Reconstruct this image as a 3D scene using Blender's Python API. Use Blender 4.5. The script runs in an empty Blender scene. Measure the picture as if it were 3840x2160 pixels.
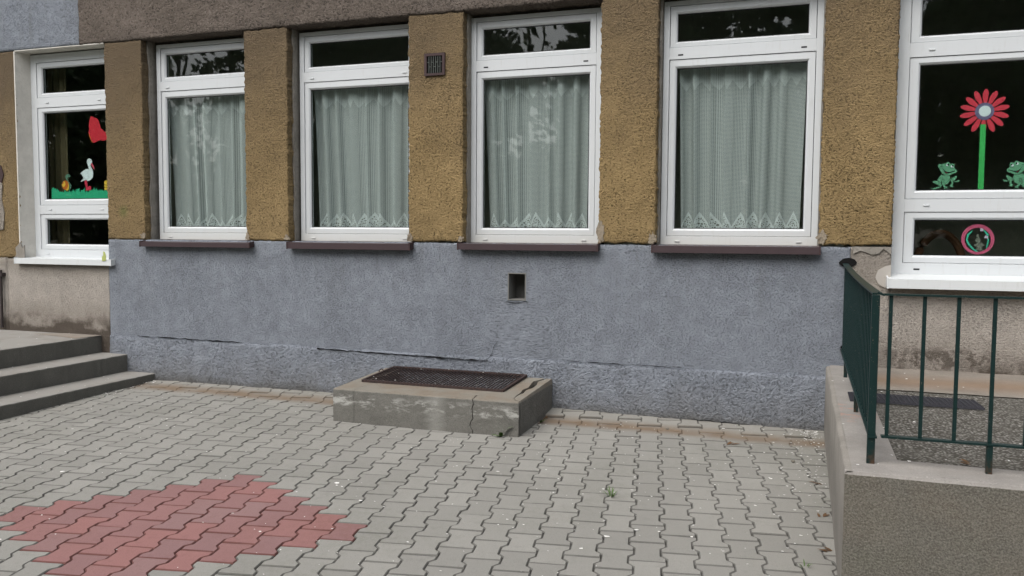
import bpy, bmesh, math, random
from mathutils import Vector, Matrix, noise as mnoise
rnd = random.Random(7)
S = bpy.context.scene
COL = S.collection
# ------------------------------------------------------------------ camera, sky, sun, exposure
CAMP = Vector((0.0, -6.852, 1.55))
yaw, pit, rol = (math.radians(a) for a in (19.198, 3.686, 0.373))
fwd = Vector((-math.sin(yaw)*math.cos(pit), math.cos(yaw)*math.cos(pit), -math.sin(pit)))
rt0 = Vector((math.cos(yaw), math.sin(yaw), 0)); up0 = rt0.cross(fwd)
rt = math.cos(rol)*rt0 + math.sin(rol)*up0; up = -math.sin(rol)*rt0 + math.cos(rol)*up0
cd = bpy.data.cameras.new('camera'); cam = bpy.data.objects.new('camera', cd); COL.objects.link(cam)
m = Matrix((rt, up, -fwd)).transposed().to_4x4(); m.translation = CAMP; cam.matrix_world = m
cd.sensor_width = 36; cd.lens = 3118.34/3840*36; cd.clip_start = .05; cd.clip_end = 500
S.camera = cam
W = bpy.data.worlds.new('World'); S.world = W; W.use_nodes = True
wn = W.node_tree; wn.nodes.clear()
sky = wn.nodes.new('ShaderNodeTexSky'); sky.sky_type = 'NISHITA'; sky.sun_disc = False
SUN_EL, SUN_AZ = math.radians(52), math.radians(200)
sky.sun_elevation = SUN_EL; sky.sun_rotation = SUN_AZ; sky.air_density = 1.0; sky.dust_density = 4.0; sky.ozone_density = 1.0
hs = wn.nodes.new('ShaderNodeHueSaturation'); hs.inputs['Saturation'].default_value = .35
bg = wn.nodes.new('ShaderNodeBackground'); bg.inputs['Strength'].default_value = .15
wo = wn.nodes.new('ShaderNodeOutputWorld')
wn.links.new(sky.outputs[0], hs.inputs['Color']); wn.links.new(hs.outputs[0], bg.inputs[0]); wn.links.new(bg.outputs[0], wo.inputs[0])
sl = bpy.data.lights.new('sun', 'SUN'); sl.energy = 1.0; sl.angle = math.radians(50); sl.color = (1, .97, .93)
so = bpy.data.objects.new('sun', sl); COL.objects.link(so)
sdir = Vector((math.sin(SUN_AZ)*math.cos(SUN_EL), math.cos(SUN_AZ)*math.cos(SUN_EL), math.sin(SUN_EL)))
so.rotation_euler = sdir.to_track_quat('Z', 'Y').to_euler(); so.location = (0, -10, 12)
S.view_settings.view_transform = 'Standard'; S.view_settings.look = 'None'; S.view_settings.gamma = 1
S.view_settings.use_curve_mapping = False; S.view_settings.exposure = 0.60

BLUE = (.308, .336, .382)
OCHRE = (.51, .365, .178)
LINT = (.245, .205, .175)
OFFW = (.57, .52, .465)
PAV = (.285, .278, .254)
RED = (.275, .138, .128)
# ------------------------------------------------------------------ material helpers
class NT:
    def __init__(s, name, rough=.9, spec=.25):
        s.m = bpy.data.materials.new(name); s.m.use_nodes = True; s.t = s.m.node_tree
        s.b = s.t.nodes['Principled BSDF']; s.b.inputs['Roughness'].default_value = rough
        s.b.inputs['Specular IOR Level'].default_value = spec
        s.o = s.t.nodes['Material Output']
        g = s.n('ShaderNodeNewGeometry'); s.pos = g.outputs['Position']; s.geo = g
    def n(s, t): return s.t.nodes.new(t)
    def set(s, sock, v):
        if hasattr(v, 'links'): s.t.links.new(v, sock)
        elif isinstance(v, (tuple, list)) and len(v) == 3 and sock.type == 'RGBA': sock.default_value = (*v, 1)
        else: sock.default_value = v
    def scale(s, v, sc):
        k = s.n('ShaderNodeVectorMath'); k.operation = 'MULTIPLY'; s.set(k.inputs[0], v); k.inputs[1].default_value = sc; return k.outputs[0]
    def noise(s, scale, detail=3, rough=.55, vec=None, dist=0):
        k = s.n('ShaderNodeTexNoise'); s.set(k.inputs['Vector'], vec or s.pos)
        k.inputs['Scale'].default_value = scale; k.inputs['Detail'].default_value = detail; k.inputs['Roughness'].default_value = rough
        k.inputs['Distortion'].default_value = dist; return k.outputs[0]
    def vor(s, scale, vec=None, out='Distance', feature='F1'):
        k = s.n('ShaderNodeTexVoronoi'); k.feature = feature; s.set(k.inputs['Vector'], vec or s.pos); k.inputs['Scale'].default_value = scale
        return k.outputs[out]
    def ramp(s, f, a, b, va=0., vb=1.):
        k = s.n('ShaderNodeMapRange'); s.set(k.inputs[0], f); k.inputs[1].default_value = a; k.inputs[2].default_value = b
        k.inputs[3].default_value = va; k.inputs[4].default_value = vb; return k.outputs[0]
    def math(s, op, a, b=0.):
        k = s.n('ShaderNodeMath'); k.operation = op; s.set(k.inputs[0], a); s.set(k.inputs[1], b); return k.outputs[0]
    def mix(s, f, a, b, mode='MIX'):
        k = s.n('ShaderNodeMix'); k.data_type = 'RGBA'; k.blend_type = mode
        s.set(k.inputs[0], f); s.set(k.inputs[6], a); s.set(k.inputs[7], b); return k.outputs[2]
    def xyz(s):
        k = s.n('ShaderNodeSeparateXYZ'); s.set(k.inputs[0], s.pos); return k.outputs
    def bump(s, h, strength=.5, dist=.01, nrm=None):
        k = s.n('ShaderNodeBump'); s.set(k.inputs['Height'], h); k.inputs['Strength'].default_value = strength; k.inputs['Distance'].default_value = dist
        if nrm: s.set(k.inputs['Normal'], nrm)
        s.t.links.new(k.outputs[0], s.b.inputs['Normal']); return k.outputs[0]
    def col(s, c): s.set(s.b.inputs['Base Color'], c); return s.m
def plain(name, c, rough=.6, spec=.3, var=.12):
    k = NT(name, rough, spec); f = k.noise(9, 3)
    c2 = tuple(x*(1-var*2) for x in c)
    k.bump(k.noise(220, 2), .15, .002)
    return k.col(k.mix(f, c, c2))

def stucco(name, base, var, pit=.55, gr=70, bs=.8, bd=.008, stretch=None, dirt=None, pitc=.45, lo=.4, hi=.6):
    """rough rendered plaster: patchy tone, dark pits, relief"""
    k = NT(name, .95, .12)
    f = k.ramp(k.noise(1.6, 5, .6), .35, .65); g = k.ramp(k.noise(9, 4, .6), lo, hi)
    c = k.mix(f, base, var); c = k.mix(k.math('MULTIPLY', g, .45), c, tuple(x*.72 for x in base))
    v = k.scale(k.pos, stretch) if stretch else k.pos
    v1 = k.noise(gr, 4, .65, v, .15); v2 = k.noise(gr*2.2, 2, .6, v)
    den = k.ramp(k.noise(2.3, 4, .6), .3, .7, -.025, .025)
    pf = k.math('ADD', k.math('ADD', k.math('MULTIPLY', v1, .6), k.math('MULTIPLY', v2, .4)), den)
    pits = k.ramp(pf, .40, .455, 1, 0); hl = k.ramp(pf, .55, .66)
    c = k.mix(k.math('MULTIPLY', pits, pit), c, tuple(x*pitc for x in base))  # pit dirt and the shade of deep relief, both put into the colour
    c = k.mix(k.math('MULTIPLY', hl, pit*.55), c, tuple(min(.8, x*1.5) for x in base))  # painted highlights: raised grains coloured paler as if catching light
    if dirt: c = dirt(k, c)
    h = k.math('ADD', k.math('MULTIPLY', v1, 1.), k.math('MULTIPLY', v2, .5))
    h = k.math('SUBTRACT', h, k.math('MULTIPLY', pits, .35))
    k.bump(h, bs, bd*1.45); return k.col(c)

def d_blue(k, c):
    x = k.xyz(); n = k.noise(3, 5)
    base = k.ramp(k.math('ADD', x[2], k.math('MULTIPLY', n, -.16)), -.05, .04, 1, 0)
    c = k.mix(k.math('MULTIPLY', base, .7), c, (.10, .095, .085))
    stk = k.math('MULTIPLY', k.ramp(k.noise(1., 5, .7, k.scale(k.pos, (9, 1, .7))), .50, .68), k.ramp(x[2], .55, 1.40)); c = k.mix(k.math('MULTIPLY', stk, .30), c, (.20, .21, .205))
    spl = k.ramp(k.math('ADD', x[2], k.math('MULTIPLY', n, -.5)), -.15, .12, 1, 0); c = k.mix(k.math('MULTIPLY', spl, .35), c, (.19, .18, .16))
    worn = k.ramp(k.noise(14, 4, .7), .64, .7)
    return k.mix(k.math('MULTIPLY', worn, .12), c, (.30, .29, .27))
M_blue = stucco('blue_grey_stucco', BLUE, tuple(x*1.12 for x in BLUE), .58, 60, 1.0, .018, (1, 1, 1.5), d_blue)
M_blue2 = stucco('blue_grey_coarse_stucco', BLUE, tuple(x*1.15 for x in BLUE), .5, 50, 1.0, .026, None, d_blue, .32)
M_blue3 = stucco('blue_grey_trowelled_patch', tuple(x*.97 for x in BLUE), tuple(x*1.05 for x in BLUE), .45, 36, 1., .018, (.6, 1, 2.8), d_blue)
def d_ochre(k, c):
    x = k.xyz(); n = k.noise(1.3, 5, .65)
    # rain dirt gathered under the lintel and towards the left piers
    a = k.ramp(k.math('ADD', x[2], k.math('MULTIPLY', n, 1.6)), 2.9, 4.3)
    b = k.ramp(k.math('ADD', x[0], k.math('MULTIPLY', n, 3.)), -5.6, -1.5, 1, 0)
    f = k.math('MINIMUM', k.math('ADD', k.math('MULTIPLY', a, .75), k.math('MULTIPLY', b, .33)), .9)
    c = k.mix(f, c, (.19, .145, .10))
    pale = k.ramp(k.noise(95, 2, .6), .66, .72)
    c = k.mix(k.math('MULTIPLY', pale, .5), c, (.46, .37, .21))
    gr = k.n('ShaderNodeVectorMath'); gr.operation = 'DISTANCE'; k.set(gr.inputs[0], k.pos); gr.inputs[1].default_value = (-6.66, 0, 1.76)
    return k.mix(k.math('MULTIPLY', k.ramp(k.math('ADD', gr.outputs['Value'], k.math('MULTIPLY', k.noise(30), .05)), .03, .11, 1, 0), .5), c, (.17, .24, .07))
M_ochre = stucco('ochre_roughcast', OCHRE, tuple(x*.75 for x in OCHRE), .9, 58, 1.0, .03, (1, 1, 1.25), d_ochre, .22)
def d_lint(k, c):
    x = k.xyz(); n = k.noise(2.2, 5, .65)
    e = k.ramp(k.noise(60, 2), .64, .7)
    c = k.mix(k.math('MULTIPLY', e, .5), c, (.36, .31, .27))
    f = k.ramp(k.math('ADD', x[2], k.math('MULTIPLY', n, .3)), 3.6, 3.78, 1, 0)
    return k.mix(k.math('MULTIPLY', f, .35), c, (.09, .075, .06))
M_lint = stucco('grey_brown_roughcast', LINT, (.18, .15, .125), .8, 55, 1.0, .028, None, d_lint, .32)
def d_off(k, c):
    x = k.xyz(); n = k.noise(5, 6, .7); n2 = k.noise(2.5, 3)
    f = k.ramp(k.math('ADD', x[2], k.math('MULTIPLY', n, -.30)), .40, .50, 1, 0)
    f = k.math('MULTIPLY', f, k.ramp(k.math('ADD', n2, k.math('MULTIPLY', n, .3)), .56, .68))
    lm = k.math('MULTIPLY', k.ramp(x[0], -6.9, -6.8, 1, 0), k.ramp(k.math('ADD', x[2], k.math('MULTIPLY', n, -.25)), .385, .43, 1, 0))
    d = k.n('ShaderNodeVectorMath'); d.operation = 'DISTANCE'; k.set(d.inputs[0], k.scale(k.pos, (1, 1, 5.))); d.inputs[1].default_value = (1.02, 0, 3.20)
    rm = k.math('MULTIPLY', k.ramp(d.outputs['Value'], .25, .55, 1, 0), k.ramp(k.noise(11, 5, .65), .47, .53))
    f = k.math('MAXIMUM', f, k.math('MAXIMUM', lm, k.math('MULTIPLY', rm, .8)))
    c = k.mix(k.math('MULTIPLY', f, .9), c, (.045, .035, .03))
    g = k.ramp(k.math('ADD', x[2], k.math('MULTIPLY', n, -.5)), .38, .62, 1, 0)
    c = k.mix(k.math('MULTIPLY', g, .4), c, (.20, .165, .13))
    t = k.ramp(k.math('ADD', x[2], k.math('MULTIPLY', n, .3)), 1.2, 1.38)
    return k.mix(k.math('MULTIPLY', t, .4), c, (.20, .165, .125))
M_off = stucco('off_white_render', OFFW, tuple(x*.88 for x in OFFW), .55, 56, 1., .018, (1, 1, 1.8), d_off, .40)
M_reveal = stucco('white_plaster_reveal', (.68, .655, .60), (.60, .58, .53), .12, 30, .3, .004)
M_greyplaster = stucco('bare_grey_plaster', (.24, .22, .19), (.30, .28, .25), .3, 40, .6, .006)
def concrete(name, base, pit=.4, gr=40, bs=.5, extra=None):
    k = NT(name, .92, .15)
    f = k.ramp(k.noise(3, 6, .65), .3, .7); g = k.noise(130, 2, .6); st = k.noise(7, 4, .6, k.scale(k.pos, (1, 1, .35)))
    c = k.mix(f, base, tuple(x*.74 for x in base)); c = k.mix(k.math('MULTIPLY', k.ramp(st, .45, .7), .4), c, tuple(x*.62 for x in base))
    sp = k.ramp(g, .36, .44, 1, 0); c = k.mix(k.math('MULTIPLY', sp, pit), c, tuple(x*.45 for x in base))
    lp = k.ramp(k.noise(95, 2), .63, .7); c = k.mix(k.math('MULTIPLY', lp, .35), c, tuple(min(1, x*1.7) for x in base))
    if extra: c = extra(k, c)
    k.bump(k.math('ADD', k.noise(gr, 4, .6), k.math('MULTIPLY', g, .5)), bs, .006); return k.col(c)
def d_well(k, c):
    x = k.xyz()
    n = k.noise(5.5, 6, .75, k.scale(k.pos, (1, 1, 2.6))); n2 = k.noise(1.7, 2)
    z = k.ramp(x[2], .11, .16); z2 = k.ramp(x[2], .20, .245, 1, 0)
    fy = k.ramp(x[1], -.915, -.90, 1, 0)
    f = k.math('MULTIPLY', k.math('MULTIPLY', z, z2), k.math('MULTIPLY', fy, k.ramp(n, .50, .60)))
    c = k.mix(k.math('MULTIPLY', f, .75), c, (.46, .46, .43))
    # lime run below the middle
    dx = k.math('ABSOLUTE', k.math('ADD', k.math('ADD', x[0], 2.66), k.math('MULTIPLY', n, .08))); r = k.math('MULTIPLY', k.ramp(dx, .02, .10, 1, 0), fy)
    c = k.mix(k.math('MULTIPLY', k.math('MULTIPLY', r, n), .7), c, (.38, .38, .35))
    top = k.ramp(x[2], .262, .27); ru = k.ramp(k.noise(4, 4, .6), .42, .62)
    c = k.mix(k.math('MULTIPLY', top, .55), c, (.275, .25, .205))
    return k.mix(k.math('MULTIPLY', k.math('MULTIPLY', top, ru), .4), c, (.19, .135, .09))
M_well = concrete('weathered_concrete', (.175, .170, .153), .6, 40, .7, d_well)
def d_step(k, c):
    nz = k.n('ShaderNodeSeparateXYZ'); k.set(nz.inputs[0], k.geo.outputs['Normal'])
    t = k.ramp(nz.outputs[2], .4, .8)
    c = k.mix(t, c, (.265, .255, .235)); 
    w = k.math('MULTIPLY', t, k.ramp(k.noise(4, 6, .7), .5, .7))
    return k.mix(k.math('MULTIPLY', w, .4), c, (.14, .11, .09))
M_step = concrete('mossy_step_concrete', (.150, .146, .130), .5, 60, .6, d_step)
M_curb = concrete('smooth_grey_concrete', (.30, .28, .25), .25, 60, .3)
def d_cap(k, c):
    nz = k.n('ShaderNodeSeparateXYZ'); k.set(nz.inputs[0], k.geo.outputs['Normal'])
    r = k.ramp(k.noise(22, 3), .62, .72)
    d = k.n('ShaderNodeVectorMath'); d.operation = 'DISTANCE'; k.set(d.inputs[0], k.pos); d.inputs[1].default_value = (.25, -1.75, .547)
    red = k.math('MULTIPLY', k.ramp(d.outputs['Value'], .05, .35, 1, 0), k.ramp(k.noise(14), .5, .62))
    c = k.mix(k.math('MULTIPLY', red, .45), c, (.5, .22, .15))
    return k.mix(k.math('MULTIPLY', r, .2), c, (.12, .11, .095))
M_cap = concrete('pale_cap_concrete', (.33, .31, .285), .3, 70, .4, d_cap)
def agg(name, base, dark, light, sc, bs=.8, d=.01):
    k = NT(name, .95, .1)
    cl = k.vor(sc, out='Color'); ds = k.vor(sc); sp = k.n('ShaderNodeSeparateColor'); k.set(sp.inputs[0], cl)
    c = k.mix(k.ramp(sp.outputs[0], 0, 1), dark, light); c = k.mix(k.ramp(k.noise(2, 4), .35, .65), c, k.mix(.5, c, base))
    c = k.mix(k.ramp(ds, .35, .6), c, dark)
    st = k.ramp(k.noise(1.8, 4, .6, k.scale(k.pos, (1, 1, .4))), .45, .65); c = k.mix(k.math('MULTIPLY', st, .35), c, tuple(x*.6 for x in base))
    k.bump(k.math('SUBTRACT', 1., ds), bs, d); return k.col(c)
def d_dash(k, c):
    f = k.ramp(k.noise(2.1, 5, .6), .45, .7); c = k.mix(k.math('MULTIPLY', f, .45), c, (.19, .145, .10))
    f = k.ramp(k.noise(3.3, 4, .6), .5, .7); c = k.mix(k.math('MULTIPLY', f, .35), c, (.12, .125, .085))
    g = k.ramp(k.noise(120, 2, .6), .40, .60); return k.mix(k.math('MULTIPLY', g, .35), k.mix(.35, c, (.06, .055, .045)), (.30, .285, .25))
M_dash = concrete('pebble_dash', (.185, .172, .145), .6, 110, .8, d_dash)
M_agg = agg('exposed_aggregate', (.17, .162, .14), (.07, .065, .055), (.36, .345, .32), 70)
def d_strip(k, c):
    x = k.xyz(); f = k.ramp(k.math('ABSOLUTE', k.math('ADD', k.math('ADD', x[1], .45), k.math('MULTIPLY', k.noise(2), .15))), .05, .35, 1, 0)
    return k.mix(k.math('MULTIPLY', f, .5), c, (.22, .13, .07))
M_strip = concrete('rust_stained_concrete', (.27, .24, .205), .4, 60, .4, d_strip)
def pvc(name, c):
    k = NT(name, .32, .45); x = k.xyz(); n = k.noise(6, 5, .65)
    f = k.ramp(k.math('ADD', x[2], k.math('MULTIPLY', n, .12)), 1.50, 1.68, 1, 0); f = k.math('MULTIPLY', f, k.ramp(x[2], 1.44, 1.46)); f = k.math('MULTIPLY', f, k.ramp(k.math('ABSOLUTE', k.math('ADD', x[0], 3.)), 3.45, 3.5, 1, 0))
    cc = k.mix(k.math('MULTIPLY', f, .6), c, (.56, .54, .47)); s = k.ramp(k.noise(40, 4, .7, k.scale(k.pos, (1, 1, .15))), .56, .75)
    cc = k.mix(k.math('MULTIPLY', s, .22), cc, (.40, .38, .33)); return k.col(cc)
M_pvc = pvc('white_pvc', (.60, .625, .64)); M_pvcsill = pvc('white_pvc_sill', (.64, .665, .67))
M_rubber = plain('black_rubber', (.015, .016, .018), .7)
M_brown = plain('brown_painted_metal', (.062, .042, .046), .45, .4)
M_vent = plain('brown_vent_metal', (.058, .034, .034), .6)
M_slat = plain('green_grey_vent_slat', (.085, .095, .085), .6)
M_dark = plain('dark_void', (.012, .012, .012), .9, .1)
def paint(name):
    k = NT(name, .42, .4); x = k.noise(30, 4); c = k.mix(x, (.003, .0165, .0165), (.006, .026, .024))
    ch = k.ramp(k.noise(120, 2, .6), .68, .71); c = k.mix(k.math('MULTIPLY', ch, .7), c, (.16, .13, .10))
    ft = k.math('MULTIPLY', k.ramp(k.xyz()[2], .555, .62, 1, 0), k.ramp(k.noise(45, 4), .42, .58)); c = k.mix(k.math('MULTIPLY', ft, .7), c, (.09, .045, .025))
    k.bump(k.noise(160, 2), .2, .002); return k.col(c)
M_green = paint('dark_green_enamel')
def rust(name):
    k = NT(name, .8, .3); c = k.mix(k.ramp(k.noise(60, 4), .4, .6), (.060, .038, .033), (.030, .022, .022)); k.bump(k.noise(200, 3), .5, .002); return k.col(c)
M_rust = rust('rusty_steel'); M_mesh = plain('black_wire_grid', (.05, .05, .06), .6, .3)
# glass: thin pane, transparent with a fresnel reflection
k = NT('window_glass'); tr = k.n('ShaderNodeBsdfTransparent'); tr.inputs[0].default_value = (.92, .95, .938, 1)
gl = k.n('ShaderNodeBsdfGlossy'); gl.inputs['Roughness'].default_value = .012
fr = k.n('ShaderNodeFresnel'); k.set(fr.inputs[0], k.ramp(k.geo.outputs['Backfacing'], 0, 1, 1.55, 1/1.55)); mx = k.n('ShaderNodeMixShader')
bb = k.n('ShaderNodeBump'); k.set(bb.inputs['Height'], k.noise(2.2, 1)); bb.inputs['Strength'].default_value = .25; bb.inputs['Distance'].default_value = .006
k.t.links.new(bb.outputs[0], gl.inputs['Normal'])
k.t.links.new(fr.outputs[0], mx.inputs[0]); k.t.links.new(tr.outputs[0], mx.inputs[1]); k.t.links.new(gl.outputs[0], mx.inputs[2]); k.t.links.new(mx.outputs[0], k.o.inputs[0])
M_glass = k.m
# net curtain: woven grid with holes, scalloped heading, zigzag lace hem  (uv in metres)
k = NT('net_curtain', .9, .1)
uv = k.n('ShaderNodeUVMap'); uv.uv_map = 'UVMap'; sp = k.n('ShaderNodeSeparateXYZ'); k.set(sp.inputs[0], uv.outputs[0]); U, V = sp.outputs[0], sp.outputs[1]
def frac(a, p): return k.math('FRACT', k.math('DIVIDE', a, p))
gu = k.math('GREATER_THAN', frac(U, .0125), .38); gv = k.math('GREATER_THAN', frac(V, .0105), .38)
hole = k.math('MULTIPLY', gu, gv)
tri = k.math('MULTIPLY', k.math('ABSOLUTE', k.math('SUBTRACT', frac(U, .158), .5)), 2.)      # 0 at peaks, 1 at valleys
edge = k.math('MULTIPLY', k.math('SUBTRACT', 1., tri), .118); dz = k.math('SUBTRACT', V, k.math('ADD', edge, .022))
inh = k.math('LESS_THAN', dz, 0.); rim = k.math('LESS_THAN', k.math('ABSOLUTE', k.math('ADD', dz, .014)), .014)
lace = k.math('GREATER_THAN', k.vor(1., k.scale(uv.outputs[0], (62, 62, 62)), feature='DISTANCE_TO_EDGE'), .16)
tri2 = k.math('MULTIPLY', k.math('ABSOLUTE', k.math('SUBTRACT', frac(U, .125), .5)), 2.); scal = k.math('GREATER_THAN', V, k.math('ADD', 1.14, k.math('MULTIPLY', tri2, .075)))
a = k.math('ADD', .34, k.math('MULTIPLY', .45, k.math('SUBTRACT', 1., hole)))
def sel(f, a, b):
    q = k.n('ShaderNodeMix'); q.data_type = 'FLOAT'; k.set(q.inputs[0], f); k.set(q.inputs[2], a); k.set(q.inputs[3], b); return q.outputs[0]
a = sel(inh, a, sel(rim, k.math('SUBTRACT', 1., k.math('MULTIPLY', lace, .75)), 1.)); a = sel(scal, a, sel(hole, 1., .55))
tb = k.n('ShaderNodeBsdfTransparent'); tl = k.n('ShaderNodeBsdfTranslucent'); df = k.n('ShaderNodeBsdfDiffuse')
for q in (tl, df): q.inputs[0].default_value = (.76, .795, .795, 1)
m1 = k.n('ShaderNodeMixShader'); m1.inputs[0].default_value = .25; m2 = k.n('ShaderNodeMixShader')
k.t.links.new(df.outputs[0], m1.inputs[1]); k.t.links.new(tl.outputs[0], m1.inputs[2]); k.set(m2.inputs[0], a)
k.t.links.new(tb.outputs[0], m2.inputs[1]); k.t.links.new(m1.outputs[0], m2.inputs[2]); k.t.links.new(m2.outputs[0], k.o.inputs[0])
M_net = k.m
M_room = plain('dim_room_paint', (.36, .36, .30), .9); M_drape = plain('olive_drape', (.13, .105, .055), .9)
# pavers
def paver_mat(name, a, b, c3, dirt=True):
    k = NT(name, .9, .2)
    oi = k.n('ShaderNodeObjectInfo'); r1 = oi.outputs['Random']; r2 = k.geo.outputs['Random Per Island']
    r = k.math('FRACT', k.math('ADD', k.math('MULTIPLY', r1, 7.3), k.math('MULTIPLY', r2, 5.1)))
    c = k.mix(r, a, b); c = k.mix(k.ramp(r, .86, .9), c, c3) if c3 else c
    c = k.mix(k.ramp(k.noise(1.1, 4), .35, .65, 0, .35), c, tuple(x*.8 for x in a))
    c = k.mix(k.ramp(k.noise(16, 5, .7), .55, .75, 0, .4), c, tuple(x*.6 for x in a))
    mo = k.math('MULTIPLY', k.ramp(k.noise(.55, 5, .65), .46, .62), k.ramp(k.noise(28, 4, .7), .42, .62)); c = k.mix(k.math('MULTIPLY', mo, .38), c, tuple(q*w for q, w in zip(a, (.58, .60, .52))))
    s = k.noise(210, 2, .7); c = k.mix(k.ramp(s, .33, .42, .5, 0), c, tuple(x*.45 for x in a)); c = k.mix(k.ramp(s, .62, .72, 0, .35), c, tuple(min(.9, x*1.5) for x in a))
    x = k.xyz(); n = k.noise(1.2, 4, .6); n2 = k.noise(3.5, 4)
    # silt line where rain water runs along the wall
    yy = k.math('ADD', x[1], k.math('MULTIPLY', n, .10)); yy = k.math('ADD', yy, k.math('MULTIPLY', x[0], .015))
    f = k.ramp(k.math('ABSOLUTE', k.math('ADD', yy, SILT)), .03, .17, 1, 0)
    c = k.mix(k.math('MULTIPLY', f, k.ramp(n2, .3, .6, .5, .95)), c, (.165, .115, .075))
    w = k.ramp(k.math('ADD', x[1], k.math('MULTIPLY', n, -.12)), -.75, -.25); c = k.mix(k.math('MULTIPLY', w, .15), c, (.24, .22, .18))
    k.bump(k.math('ADD', k.math('MULTIPLY', s, .7), k.noise(70, 3)), .45, .004); return k.col(c)
SILT = .30
M_pav = paver_mat('grey_paver', PAV, tuple(x*.82 for x in PAV), None)
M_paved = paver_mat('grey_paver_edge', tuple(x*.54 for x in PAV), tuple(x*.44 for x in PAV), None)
M_red = paver_mat('red_paver', RED, (RED[0]*.78, RED[1]*.98, RED[2]*1.05), (.24, .15, .145))
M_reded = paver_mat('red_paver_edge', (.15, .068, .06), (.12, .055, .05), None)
M_sand = concrete('dark_joint_sand', (.075, .068, .056), .4, 90, .5)
M_grass = concrete('lawn', (.045, .075, .022), .5, 60, .8)
M_petal = plain('white_petals', (.85, .84, .80), .7); M_weed = plain('weed_leaf_green', (.075, .14, .03), .6); M_dry = plain('dry_leaf_brown', (.14, .08, .04), .9)
def leafm(name, a, b):
    k = NT(name, .6, .3); c = k.mix(k.geo.outputs['Random Per Island'], a, b); return k.col(c)
M_leaf = leafm('tree_leaves', (.045, .080, .028), (.085, .13, .05)); M_bark = concrete('tree_bark', (.07, .055, .04), .6, 20, 1)
PAPER = {n: plain(n+'_card', c, .8, .2, .06) for n, c in dict(red=(.62, .03, .05), pink=(.55, .10, .19), grass=(.03, .42, .22), white=(.72, .80, .82), frog=(.14, .36, .22), black=(.012, .03, .025), tongue=(.12, .03, .03),
    green=(.06, .46, .12), violet=(.17, .15, .26), orange=(.50, .13, .02), yellow=(.75, .50, .06), beak=(.60, .10, .14), leg=(.62, .04, .08), teal=(.09, .20, .14), mint=(.06, .50, .34), lime=(.42, .47, .16), tape=(.55, .52, .62), grey=(.16, .17, .14), flower=(.66, .055, .085), navy=(.02, .02, .03)).items()}
# ------------------------------------------------------------------ mesh helpers
def link(name, verts, faces, mats, parent=None, smooth=False, mi=None):
    me = bpy.data.meshes.new(name); me.from_pydata([tuple(v) for v in verts], [], faces)
    for q in (mats if isinstance(mats, (list, tuple)) else [mats]): me.materials.append(q)
    if mi: me.polygons.foreach_set('material_index', mi)
    if smooth: me.polygons.foreach_set('use_smooth', [True]*len(faces))
    me.update(); o = bpy.data.objects.new(name, me); COL.objects.link(o)
    if parent: o.parent = parent
    return o
class MB:
    def __init__(s): s.v, s.f, s.m = [], [], []
    def add(s, vs, fs, mi=0):
        n = len(s.v); s.v += [tuple(q) for q in vs]; s.f += [tuple(i+n for i in q) for q in fs]; s.m += [mi]*len(fs)
    def box(s, x0, x1, y0, y1, z0, z1, mi=0):
        v = [(x, y, z) for z in (z0, z1) for y in (y0, y1) for x in (x0, x1)]
        s.add(v, [(0, 2, 3, 1), (4, 5, 7, 6), (0, 1, 5, 4), (2, 6, 7, 3), (0, 4, 6, 2), (1, 3, 7, 5)], mi)
    def bar(s, a, b, w, h, upv=(0, 0, 1), mi=0):
        a, b = Vector(a), Vector(b); d = (b-a).normalized(); u = Vector(upv); r = d.cross(u).normalized(); u = r.cross(d)
        v = [p + r*sx*w/2 + u*sy*h/2 for p in (a, b) for sx, sy in ((-1, -1), (1, -1), (1, 1), (-1, 1))]
        s.add(v, [(0, 1, 2, 3)[::-1], (4, 5, 6, 7), (0, 1, 5, 4), (1, 2, 6, 5), (2, 3, 7, 6), (3, 0, 4, 7)], mi)
    def tube(s, pts, r, n=8, mi=0):
        pts = [Vector(p) for p in pts]; rs = r if isinstance(r, list) else [r]*len(pts); rings = []
        for i, p in enumerate(pts):
            d = (pts[min(i+1, len(pts)-1)]-pts[max(i-1, 0)]).normalized(); u = Vector((0, 0, 1)) if abs(d.z) < .9 else Vector((1, 0, 0))
            a = d.cross(u).normalized(); b = d.cross(a); rings.append([p + (a*math.cos(t)+b*math.sin(t))*rs[i] for t in [2*math.pi*j/n for j in range(n)]])
        v = [q for g in rings for q in g]; f = [(i*n+j, i*n+(j+1) % n, (i+1)*n+(j+1) % n, (i+1)*n+j) for i in range(len(pts)-1) for j in range(n)]
        f += [tuple(range(n))[::-1], tuple(range((len(pts)-1)*n, len(pts)*n))]; s.add(v, f, mi)
    def ring(s, prof, mi=0):
        """prof: list of (x0,x1,z0,z1,y) rectangles swept one into the next"""
        v = []; 
        for x0, x1, z0, z1, y in prof: v += [(x0, y, z0), (x1, y, z0), (x1, y, z1), (x0, y, z1)]
        n = len(prof); f = [(4*i+j, 4*i+(j+1) % 4, 4*((i+1) % n)+(j+1) % 4, 4*((i+1) % n)+j) for i in range(n) for j in range(4)]
        s.add(v, f, mi)
    def obj(s, name, mats, parent=None, smooth=False): return link(name, s.v, s.f, mats, parent, smooth, s.m)
def bevel(o, w, seg=1):
    b = bmesh.new(); b.from_mesh(o.data); bmesh.ops.recalc_face_normals(b, faces=b.faces)
    bmesh.ops.bevel(b, geom=list(b.edges), offset=w, segments=seg, affect='EDGES', clamp_overlap=True); b.to_mesh(o.data); b.free(); return o
def tag(o, label=None, cat=None, group=None, kind=None):
    if label: o['label'] = label
    if cat: o['category'] = cat
    if group: o['group'] = group
    if kind: o['kind'] = kind
    return o
def empty(name, loc=(0, 0, 0)):
    o = bpy.data.objects.new(name, None); COL.objects.link(o); o.location = loc; o.empty_display_size = .1; return o
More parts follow.
